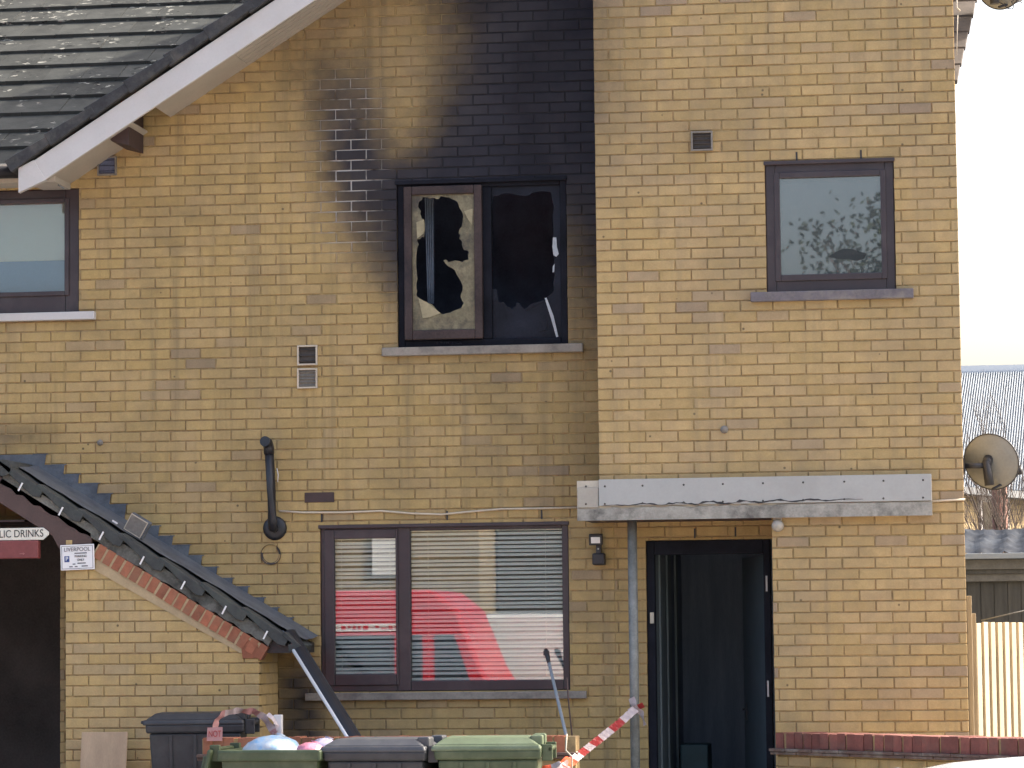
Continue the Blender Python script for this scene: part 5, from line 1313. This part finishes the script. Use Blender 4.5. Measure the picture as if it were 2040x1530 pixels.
b = MB(); random.seed(31); nx, ny = 40, 14; x0, x1 = sx0 - 0.2, sx1 + 0.2; z0 = AZ(1980, 1103, YSH - 0.1); grid = []
for j in range(ny + 1):
    row = []
    for i in range(nx + 1):
        y = YSH - 0.2 + 2.2 * j / ny; z = z0 + 0.30 * (j / ny) + 0.03 * math.sin(i * 1.3 + j * 0.9) * math.sin(j * 1.1 + 0.4) + random.uniform(-.015, .015)
        row.append((x0 + (x1 - x0) * i / nx, y, z))
    grid.append(row)
for row in grid: b.v += row
for j in range(ny):
    for i in range(nx): q = j * (nx + 1) + i; b.f.append((q, q + 1, q + nx + 2, q + nx + 1)); b.mi.append(0); b.sm.append(True)
obj('tarpaulin', b, M['felt'], shed, fixn=False)
b = MB(); b.tube([W3(1955, 1236, 4), W3(2060, 1212, 4)], 0.006, 6); tag(obj('washing_line', b, M['grey_trim']), 'pale line stretched in front of the shed boards', 'line')
b = MB(); xq = AX(1991, 1000, 13); b.tube([(xq, 13, 0), (xq, 13, AZ(1991, 968, 13) + 0.02)], [0.09, 0.085], 12); tag(obj('timber_pole', b, M['rust_post']), 'thick red brown pole standing behind the shed roof', 'pole')
# far yellow house
fy = 24; fa = math.radians(66); fz = AZ(1980, 960, fy)
fh = thing('far_house', 'sunlit yellow brick house behind bare shrubs and the shed', 'house', (AX(1895, 1000, fy - 3), fy - 3, 0), fa)
box('wall', 0, 9, 0, 5, 0, fz - 0.3, M['far_brick'], fh, local=True)
b = MB(); b.prism([(-0.2, -0.25, fz - 0.3), (-0.2, 5.25, fz - 0.3), (-0.2, 2.5, fz + 0.1)], (9.4, 0, 0)); obj('roof', b, M['tile_plain'], fh, local=True)
for k in range(4):
    w_ = box('window', 0.9 + k * 2.1, 1.9 + k * 2.1, -0.03, 0.02, fz - 1.4, fz - 0.3, M['sign_white'], fh, local=True); box('pane', 0.97 + k * 2.1, 1.83 + k * 2.1, -0.04, -0.02, fz - 1.33, fz - 0.37, M['carglass'], w_, local=True)
# warehouse with corrugated roof
wy = 60; wx0, wx1 = AX(1850, 850, wy), AX(2300, 850, wy); wz0 = AZ(1980, 985, wy); wz1 = AZ(1980, 742, wy + 9)
wh = thing('warehouse', 'pale warehouse with bright corrugated sloping roof in the distance', 'warehouse', ((wx0 + wx1) / 2, wy, 0))
box('wall', wx0, wx1, wy + 0.3, wy + 12, 0, wz0, M['zinc'], wh)
npan = 12; pw_ = (wx1 - wx0) / npan
b = MB(); nr = 7
for k in range(nr):
    x0, x1 = pw_ * k / nr, pw_ * (k + 1) / nr; q = (x1 - x0)
    pf = [(x0, 0), (x0 + q * 0.3, 0), (x0 + q * 0.4, 0.10), (x0 + q * 0.75, 0.10), (x0 + q * 0.85, 0.0), (x1, 0)]
    for (a0, h0), (a1, h1) in zip(pf[:-1], pf[1:]): b.quad((a0, 0, h0), (a1, 0, h1), (a1 + 0.55, 9.2, h1 + wz1 - wz0), (a0 + 0.55, 9.2, h0 + wz1 - wz0))
sheet_me = b.mesh('roof_sheet', M['zinc'])
for k in range(npan):
    o = bpy.data.objects.new('roof_sheet', sheet_me); o.location = (wx0 + k * pw_, wy, wz0); put(o, wh)
zr = AZ(1980, 772, wy + 8.6); box('ridge_rail', wx0, wx1 + 0.6, wy + 9.1, wy + 9.4, wz1 - 0.1, wz1 + 0.22, M['sign_white'], wh)
# bare trees
def bare_tree(label, base, h, seed, r0=0.05, spread=0.5, levels=4):
    rr = random.Random(seed); t = thing('bare_tree', label, 'tree', base); b0 = MB(); b1 = MB()
    def grow(p, d, ln, r, lv):
        q = p; pts = [p]; rad = [r]
        for s in range(3):
            d = (d + Vector((rr.uniform(-.16, .16), rr.uniform(-.16, .16), rr.uniform(-.05, .12)))).normalized(); q = q + d * ln / 3; pts.append(q); rad.append(r * (1 - 0.13 * (s + 1)))
        (b0 if lv == levels else b1).tube(pts, rad, 6 if lv > 1 else 4, cap=False)
        if lv == 0: return
        for k in range(rr.choice((2, 3, 3))):
            nd = (d + Vector((rr.uniform(-1, 1), rr.uniform(-1, 1), rr.uniform(-0.1, .7))) * spread).normalized()
            grow(pts[rr.choice((1, 2, 3))], nd, ln * rr.uniform(.55, .8), rad[-1] * 0.72, lv - 1)
        grow(pts[-1], d, ln * 0.7, rad[-1] * 0.75, lv - 1)
    grow(Vector(base), Vector((0, 0, 1)), h * 0.42, r0, levels)
    obj('trunk', b0, M['bark'], t); obj('crown', b1, M['bark'], t)
    return t
yb = 11.5
bare_tree('bare shrub rising behind the satellite dish', (AX(1968, 1100, yb), yb, 0), AZ(1960, 830, yb) * 0.95, 2, 0.055, 0.6, 5)
bare_tree('tangled bare shrub left of the red brown pole', (AX(1955, 1100, yb + 3), yb + 3, 0), AZ(1955, 960, yb) * 1.05, 17, 0.05, 0.8)
bare_tree('low bare shrub behind the shed roof right of the pole', (AX(2012, 1100, yb + 3), yb + 3, 0), AZ(2012, 960, yb) * 1.05, 19, 0.05, 0.8)
bare_tree('dark bare shrub right of the red brown pole', (AX(2030, 1100, yb + 1), yb + 1, 0), AZ(2030, 880, yb) * 1.0, 6, 0.07, 0.6, 5)
bare_tree('thin bare sapling between brick corner and red brown pole', (AX(1945, 1100, yb + 2), yb + 2, 0), AZ(1945, 900, yb) * 1.0, 9, 0.045, 0.65)

# ------------------------------------------------------------------ vehicles
def car(name, label, loc, rz, paint, L=4.2, Wd=1.72, Hh=1.45, group=None):
    t = thing(name, label, 'car', loc, rz, group)
    # lofted sections along x: (x, half width at sill, half width at top, z bottom, z top)
    xs_ = [-2.1, -2.02, -1.7, -1.1, -0.75, -0.2, 0.5, 1.2, 1.75, 2.02, 2.1]
    hood = [0.55, 0.72, 0.86, 0.93, 0.98, 0.98, 0.98, 0.98, 0.95, 0.85, 0.6]
    b = MB(); secs = []
    for x, zt_ in zip(xs_, hood):
        e = 0.80 if abs(x) > 2.05 else 0.93 if abs(x) > 1.9 else 1.0; hw = Wd / 2 * e
        secs.append([(x, -hw * 0.94, 0.24), (x, -hw, 0.45), (x, -hw, zt_ * 0.75), (x, -hw * 0.93, zt_ * 0.96), (x, -hw * 0.5, zt_), (x, 0, zt_ + 0.015), (x, hw * 0.5, zt_), (x, hw * 0.93, zt_ * 0.96), (x, hw, zt_ * 0.75), (x, hw, 0.45), (x, hw * 0.94, 0.24)])
    for s0, s1 in zip(secs[:-1], secs[1:]):
        for j in range(10): b.quad(s0[j], s0[j + 1], s1[j + 1], s1[j])
        b.quad(s0[10], s0[0], s1[0], s1[10])
    b.poly(secs[0]); b.poly(secs[-1][::-1]); b.sm = [True] * len(b.sm)
    me = b.mesh('body', paint); bm = bmesh.new(); bm.from_mesh(me); bmesh.ops.remove_doubles(bm, verts=bm.verts, dist=1e-4); bmesh.ops.recalc_face_normals(bm, faces=bm.faces); bm.to_mesh(me); bm.free()
    body = obj('body', me, paint, t, local=True)
    # greenhouse: glass band and roof skin
    g = [(-1.05, 0.93, 0.80), (-0.55, 1.22, 0.70), (-0.15, Hh - 0.06, 0.62), (0.9, Hh - 0.05, 0.62), (1.45, 1.25, 0.66), (1.85, 0.96, 0.74)]
    b = MB(); prev = None
    for x, z, hw in g:
        cur = [(x, -hw, z), (x, hw, z)]
        if prev: b.quad(prev[0], prev[1], cur[1], cur[0])
        prev = cur
    for sgn in (-1, 1):
        pts = [(x, sgn * hw, z) for x, z, hw in g]; b.poly([(-1.05, sgn * 0.80, 0.92)] + pts[1:-1] + [(1.85, sgn * 0.74, 0.94)])
    obj('glazing', b, M['carglass'], body, local=True)
    b = MB(); nx, ny = 14, 8; gr = []
    for i in range(nx + 1):
        x = -0.28 + 1.5 * i / nx; row = []
        for j in range(ny + 1):
            yv = -1 + 2 * j / ny; zz = Hh - 0.05 * (2 * i / nx - 1) ** 2 - 0.05 * yv * yv - 0.06 * max(0, (0.12 - i / nx) / 0.12) ** 2
            row.append((x, yv * 0.64, zz))
        gr.append(row)
    for i in range(nx):
        for j in range(ny): b.quad(gr[i][j], gr[i][j + 1], gr[i + 1][j + 1], gr[i + 1][j])
    for j_ in (0, ny):
        for i in range(nx): b.quad(gr[i][j_], gr[i + 1][j_], (gr[i + 1][j_][0], gr[i + 1][j_][1] * 1.01, gr[i + 1][j_][2] - 0.05), (gr[i][j_][0], gr[i][j_][1] * 1.01, gr[i][j_][2] - 0.05))
    b.sm = [True] * len(b.sm); obj('roof_panel', b, paint, body, local=True)
    for x in (-1.3, 1.3):
        for sy in (-1, 1):
            wl = MB(); wl.lathe([(0.001, 0), (0.2, 0), (0.2, 0.02), (0.3, 0.02), (0.315, 0.06), (0.315, 0.16), (0.3, 0.2), (0.001, 0.2)], (x, sy * Wd / 2 - 0.1 * (1 + sy) + 0.0 - (0.0 if sy > 0 else 0.0), 0.315), (0, 1, 0), 24); wo = obj('wheel', wl, M['rubber'], t, local=True)
    for sy in (-1, 1):
        mr = MB(); mr.lathe([(0.001, -0.08), (0.06, -0.06), (0.075, 0), (0.06, 0.05), (0.001, 0.07)], (-0.62, sy * (Wd / 2 + 0.1), 1.0), (1, 0, 0), 14); obj('door_mirror', mr, paint, t, local=True)
        hl = MB(); hl.box(-2.08, -1.9, sy * 0.62 - 0.16, sy * 0.62 + 0.16, 0.62, 0.76); obj('headlight', hl, M['chrome'], t, bevel=0.03, local=True)
    return t
YCar = -14.4
cz_ = AZ(2060, 1503, YCar)
car('parked_car', 'silver car parked in front of the right hand low wall, roof showing', (AX(1872, 1530, YCar) + 0.10, YCar, 0), 0, M['car_silver'], Hh=cz_ + 0.003)
# scooter whose round mirror just shows
YSC = -12.0; xm, zm_ = at(1784, 1533, YSC)
sc = thing('motor_scooter', 'parked scooter with round chrome mirror in front of the right wall', 'scooter', (xm - 0.3, YSC, 0))
b = MB(); b.lathe([(0.0005, 0.02), (0.05, 0.018), (0.062, 0.0), (0.06, -0.012)], (xm, YSC, zm_ - 0.055), (0, -1, 0.1), 24); obj('mirror', b, M['chrome'], sc)
b = MB(); b.tube([(xm, YSC + 0.01, zm_ - 0.06), (xm - 0.03, YSC + 0.02, zm_ - 0.22), (xm - 0.1, YSC + 0.02, 1.0)], 0.007, 8); b.tube([(xm - 0.6, YSC, 0.98), (xm - 0.3, YSC, 1.0), (xm + 0.0, YSC, 0.98)], 0.014, 8); obj('handlebar', b, M['dark_metal'], sc)
b = MB(); b.prism([(xm - 0.42, YSC - 0.1, 0.95), (xm - 0.18, YSC - 0.1, 0.95), (xm - 0.12, YSC - 0.1, 0.45), (xm - 0.2, YSC - 0.1, 0.25), (xm - 0.4, YSC - 0.1, 0.25), (xm - 0.48, YSC - 0.1, 0.45)], (0, 0.12, 0)); b.prism([(xm - 0.45, YSC, 0.28), (xm - 0.15, YSC, 0.28), (xm - 0.12, YSC, 0.76), (xm - 0.48, YSC, 0.76)], (0, 1.15, 0)); obj('body', b, M['grey_plastic'], sc, bevel=0.04)
for yy in (-0.28, 1.05):
    b = MB(); b.lathe([(0.001, -0.045), (0.2, -0.045), (0.235, -0.02), (0.235, 0.02), (0.2, 0.045), (0.001, 0.045)], (xm - 0.3, YSC + yy, 0.235), (1, 0, 0), 24); obj('wheel', b, M['rubber'], sc)

def van(label, x0, x1, y, z1, paint, depth=1.9, nose=1):
    t = thing('parked_van', label, 'van', ((x0 + x1) / 2, y - depth / 2, 0)); s = nose
    X = (lambda f: x0 + (x1 - x0) * f) if s > 0 else (lambda f: x1 - (x1 - x0) * f)
    prof = [(X(0), 0.35), (X(0), z1 - 0.12), (X(0.015), z1), (X(0.62), z1), (X(0.70), z1 - 0.06), (X(0.83), 1.12), (X(0.97), 0.92), (X(1.0), 0.6), (X(0.995), 0.35)]
    b = MB(); b.prism([(p, y, z) for p, z in prof], (0, -depth, 0)); body = obj('body', b, paint, t, bevel=0.05)
    b = MB(); b.prism([(X(0.60), y + 0.004, 1.12), (X(0.60), y + 0.004, z1 - 0.22), (X(0.685), y + 0.004, z1 - 0.22), (X(0.775), y + 0.004, 1.14)], (0, 0.004, 0)); obj('side_window', b, M['carglass'], body)
    b = MB(); b.quad((X(0.712), y - 0.1, z1 - 0.10), (X(0.712), y - depth + 0.1, z1 - 0.10), (X(0.828), y - depth + 0.1, 1.18), (X(0.828), y - 0.1, 1.18)); obj('windscreen', b, M['carglass'], body)
    bp = MB(); bp.box(min(X(0.96), X(1.01)), max(X(0.96), X(1.01)), y - depth - 0.01, y + 0.01, 0.3, 0.58); obj('bumper', bp, M['grey_plastic'], t, bevel=0.03)
    for f in (0.17, 0.82):
        for yy in (y + 0.01, y - depth + 0.21):
            b = MB(); b.lathe([(0.001, 0), (0.2, 0.0), (0.31, -0.02), (0.335, -0.05), (0.335, -0.2), (0.001, -0.2)], (X(f), yy, 0.335), (0, 1, 0), 24); obj('wheel', b, M['rubber'], t)
    return t
def refl(px, py, D):
    x, z = at(px, py, 0.05); k = (23.1 + D) / 23.1
    return CAM.x + (x - CAM.x) * k, CAM.z + (z - CAM.z) * k
DV = 13.0
vx1 = refl(958, 1300, DV)[0]; vz1 = refl(760, 1176, DV)[1]; zl0, zl1 = refl(730, 1258, DV)[1], refl(730, 1243, DV)[1]; zw1 = refl(730, 1266, DV)[1]
def minibus():
    y = -DV; dp = 2.1; x0 = vx1 - 6.2; xr = refl(862, 1180, DV)[0]; xk = refl(912, 1215, DV)[0]
    t = thing('red_minibus', 'red minibus across the road with white lettered band above its windows', 'bus', ((x0 + vx1) / 2, y - dp / 2, 0))
    prof = [(x0, 0.32), (x0, vz1 - 0.1), (x0 + 0.1, vz1), (xr, vz1), (xk, refl(940, 1215, DV)[1]), (vx1, refl(970, 1330, DV)[1]), (vx1 + 0.25, 1.0), (vx1 + 0.3, 0.6), (vx1 + 0.28, 0.32)]
    b = MB(); b.prism([(p, y, z) for p, z in prof], (0, -dp, 0)); body = obj('body', b, M['van_red'], t, bevel=0.05)
    box('letter_band', x0 + 0.3, refl(789, 1250, DV)[0] + 0.05, y + 0.002, y + 0.006, zl0, zl1, M['sign_white'], body)
    rr = random.Random(2); b = MB(); q = x0 + 0.4
    while q < refl(789, 1250, DV)[0]:
        w_ = rr.uniform(0.03, 0.07); b.box(q, q + w_, y + 0.006, y + 0.009, zl0 + 0.02 + rr.choice((0, 0.02)), zl1 - 0.02 - rr.choice((0, 0.02))); q += w_ + 0.025
    obj('band_marks', b, M['van_red'], body)
    pil = [x0 + 0.4, x0 + 1.6, x0 + 2.8, refl(795, 1300, DV)[0], refl(850, 1300, DV)[0]]
    for xa, xb in zip(pil[:-1], pil[1:]): box('side_window', xa + 0.05, xb - 0.05, y + 0.002, y + 0.008, 1.02, zw1, M['bus_glass'], body, bevel=0.01)
    xp = refl(866, 1300, DV)[0]
    b = MB(); b.prism([(xp, y + 0.002, 1.02), (xp, y + 0.002, zw1), (xk - 0.05, y + 0.002, zw1), (vx1 - 0.06, y + 0.002, 1.05)], (0, 0.006, 0)); obj('cab_window', b, M['bus_glass'], body)
    for xx in (x0 + 1.2, vx1 - 0.7):
        for yy in (y + 0.01, y - dp + 0.21):
            b = MB(); b.lathe([(0.001, 0), (0.2, 0.0), (0.31, -0.02), (0.335, -0.05), (0.335, -0.2), (0.001, -0.2)], (xx, yy, 0.335), (0, 1, 0), 24); obj('wheel', b, M['rubber'], t)
M['bus_glass'] = plain('tinted_bus_glass', (0.05, 0.06, 0.075), 0.1, var=0.1, bmp=0)
minibus()
wx_1 = refl(955, 1230, 15.5)[0]
van('white van parked beyond the red minibus', wx_1, wx_1 + 3.4, -15.5, refl(1050, 1222, 15.5)[1], M['van_white'], nose=1)
# terrace opposite
oy = -34.0
hxR = refl(955, 1100, 34)[0]
oh = thing('opposite_house', 'yellow brick terrace on the far side of the road facing the burnt house', 'house', (hxR - 4.5, oy, 0))
box('wall', hxR - 9, hxR, oy - 7, oy, 0, 5.4, M['far_brick'], oh)
b = MB(); b.prism([(hxR - 9.2, oy + 0.3, 5.3), (hxR - 9.2, oy - 7.3, 5.3), (hxR - 9.2, oy - 3.5, 7.6)], (9.4, 0, 0)); obj('roof', b, M['tile_plain'], oh)
xd, zd = refl(783, 1110, 34); box('downpipe', xd - 0.35, xd + 0.12, oy, oy + 0.1, refl(783, 1146, 34)[1], 5.2, M['sign_white'], oh)
for k in range(3):
    for z in (1.0, 3.6):
        w_ = box('window', hxR - 8.2 + k * 2.8, hxR - 7.0 + k * 2.8, oy - 0.02, oy + 0.04, z, z + 1.1, M['frame'], oh); box('pane', hxR - 8.12 + k * 2.8, hxR - 7.08 + k * 2.8, oy + 0.035, oy + 0.045, z + 0.08, z + 1.02, M['carglass'], w_)
gx = refl(1200, 1100, 36)[0]
og = thing('dark_garage', 'dark boarded garage beside the opposite yellow terrace', 'garage', ((hxR + gx) / 2 + 0.5, -37, 0))
box('wall', hxR + 0.05, gx + 3.0, -41, -36, 0, refl(1050, 1040, 36)[1] + 0.4, M['shed_wood'], og)
b = MB(); zt_ = refl(1050, 1040, 36)[1] + 0.4; b.prism([(hxR + 0.0, -35.8, zt_), (hxR, -41.2, zt_), (hxR, -38.5, zt_ + 1.0)], (gx + 3.1 - hxR, 0, 0)); obj('roof', b, M['tile_plain'], og)
def leafy_tree(label, base, zc, rad, seed):
    rr = random.Random(seed); t = thing('street_tree', label, 'tree', base); B = Vector(base); C = B + Vector((0, 0, zc))
    b = MB(); b.tube([B, B + Vector((0.1, 0, zc * 0.4)), B + Vector((0, 0, zc * 0.8)), C + Vector((0, 0, rad * 0.6))], [0.2, 0.16, 0.11, 0.03], 10)
    tips = []
    for k in range(26):
        d = Vector((rr.gauss(0, 1), rr.gauss(0, 1), rr.gauss(0.25, 0.8))).normalized() * rad * rr.uniform(0.55, 1.05); st = B + Vector((0, 0, zc * rr.uniform(0.6, 1.0)))
        b.tube([st, st.lerp(C + d, 0.5) + Vector((0, 0, 0.1)), C + d], [0.05, 0.03, 0.008], 5, cap=False); tips.append(C + d); tips.append(st.lerp(C + d, 0.65))
    obj('trunk', b, M['bark'], t)
    b = MB()
    for p in tips:
        for q in range(70):
            c = p + Vector((rr.gauss(0, 1), rr.gauss(0, 1), rr.gauss(0, 0.8))) * rad * 0.17; a1 = Vector((rr.uniform(-1, 1), rr.uniform(-1, 1), rr.uniform(-1, 1))).normalized() * 0.06; a2 = a1.orthogonal().normalized() * 0.035
            b.quad(c - a1, c + a2, c + a1, c - a2)
    o = obj('crown', b, M['leaf'], t, fixn=False)
    return t
M['leaf'] = plain('leaf', (0.055, 0.075, 0.04), 0.6, var=0.3, scale=3, isl=0.3)
leafy_tree('leafy street tree on the far side of the road', (-0.9, -33.5, 0), 7.7, 1.75, 14)

# ------------------------------------------------------------------ look-alikes belong together
GROUPS = {'wheelie_bin': 'wheelie bins in front of the house', 'garden_wall': 'low garden walls with brick coping', 'bare_tree': 'bare shrubs behind the shed',
          'satellite_dish': 'satellite dishes on the side wall', 'venetian_blind': 'venetian blinds in the lower window', 'rubbish_bag': 'plastic bags in the open green bin',
          'fence_post': 'weathered posts at the brick corner', 'barrier_tape': 'barrier tapes across the yard'}
for o in bpy.data.objects:
    if o.parent is None and o.name.split('.')[0] in GROUPS: o['group'] = GROUPS[o.name.split('.')[0]]
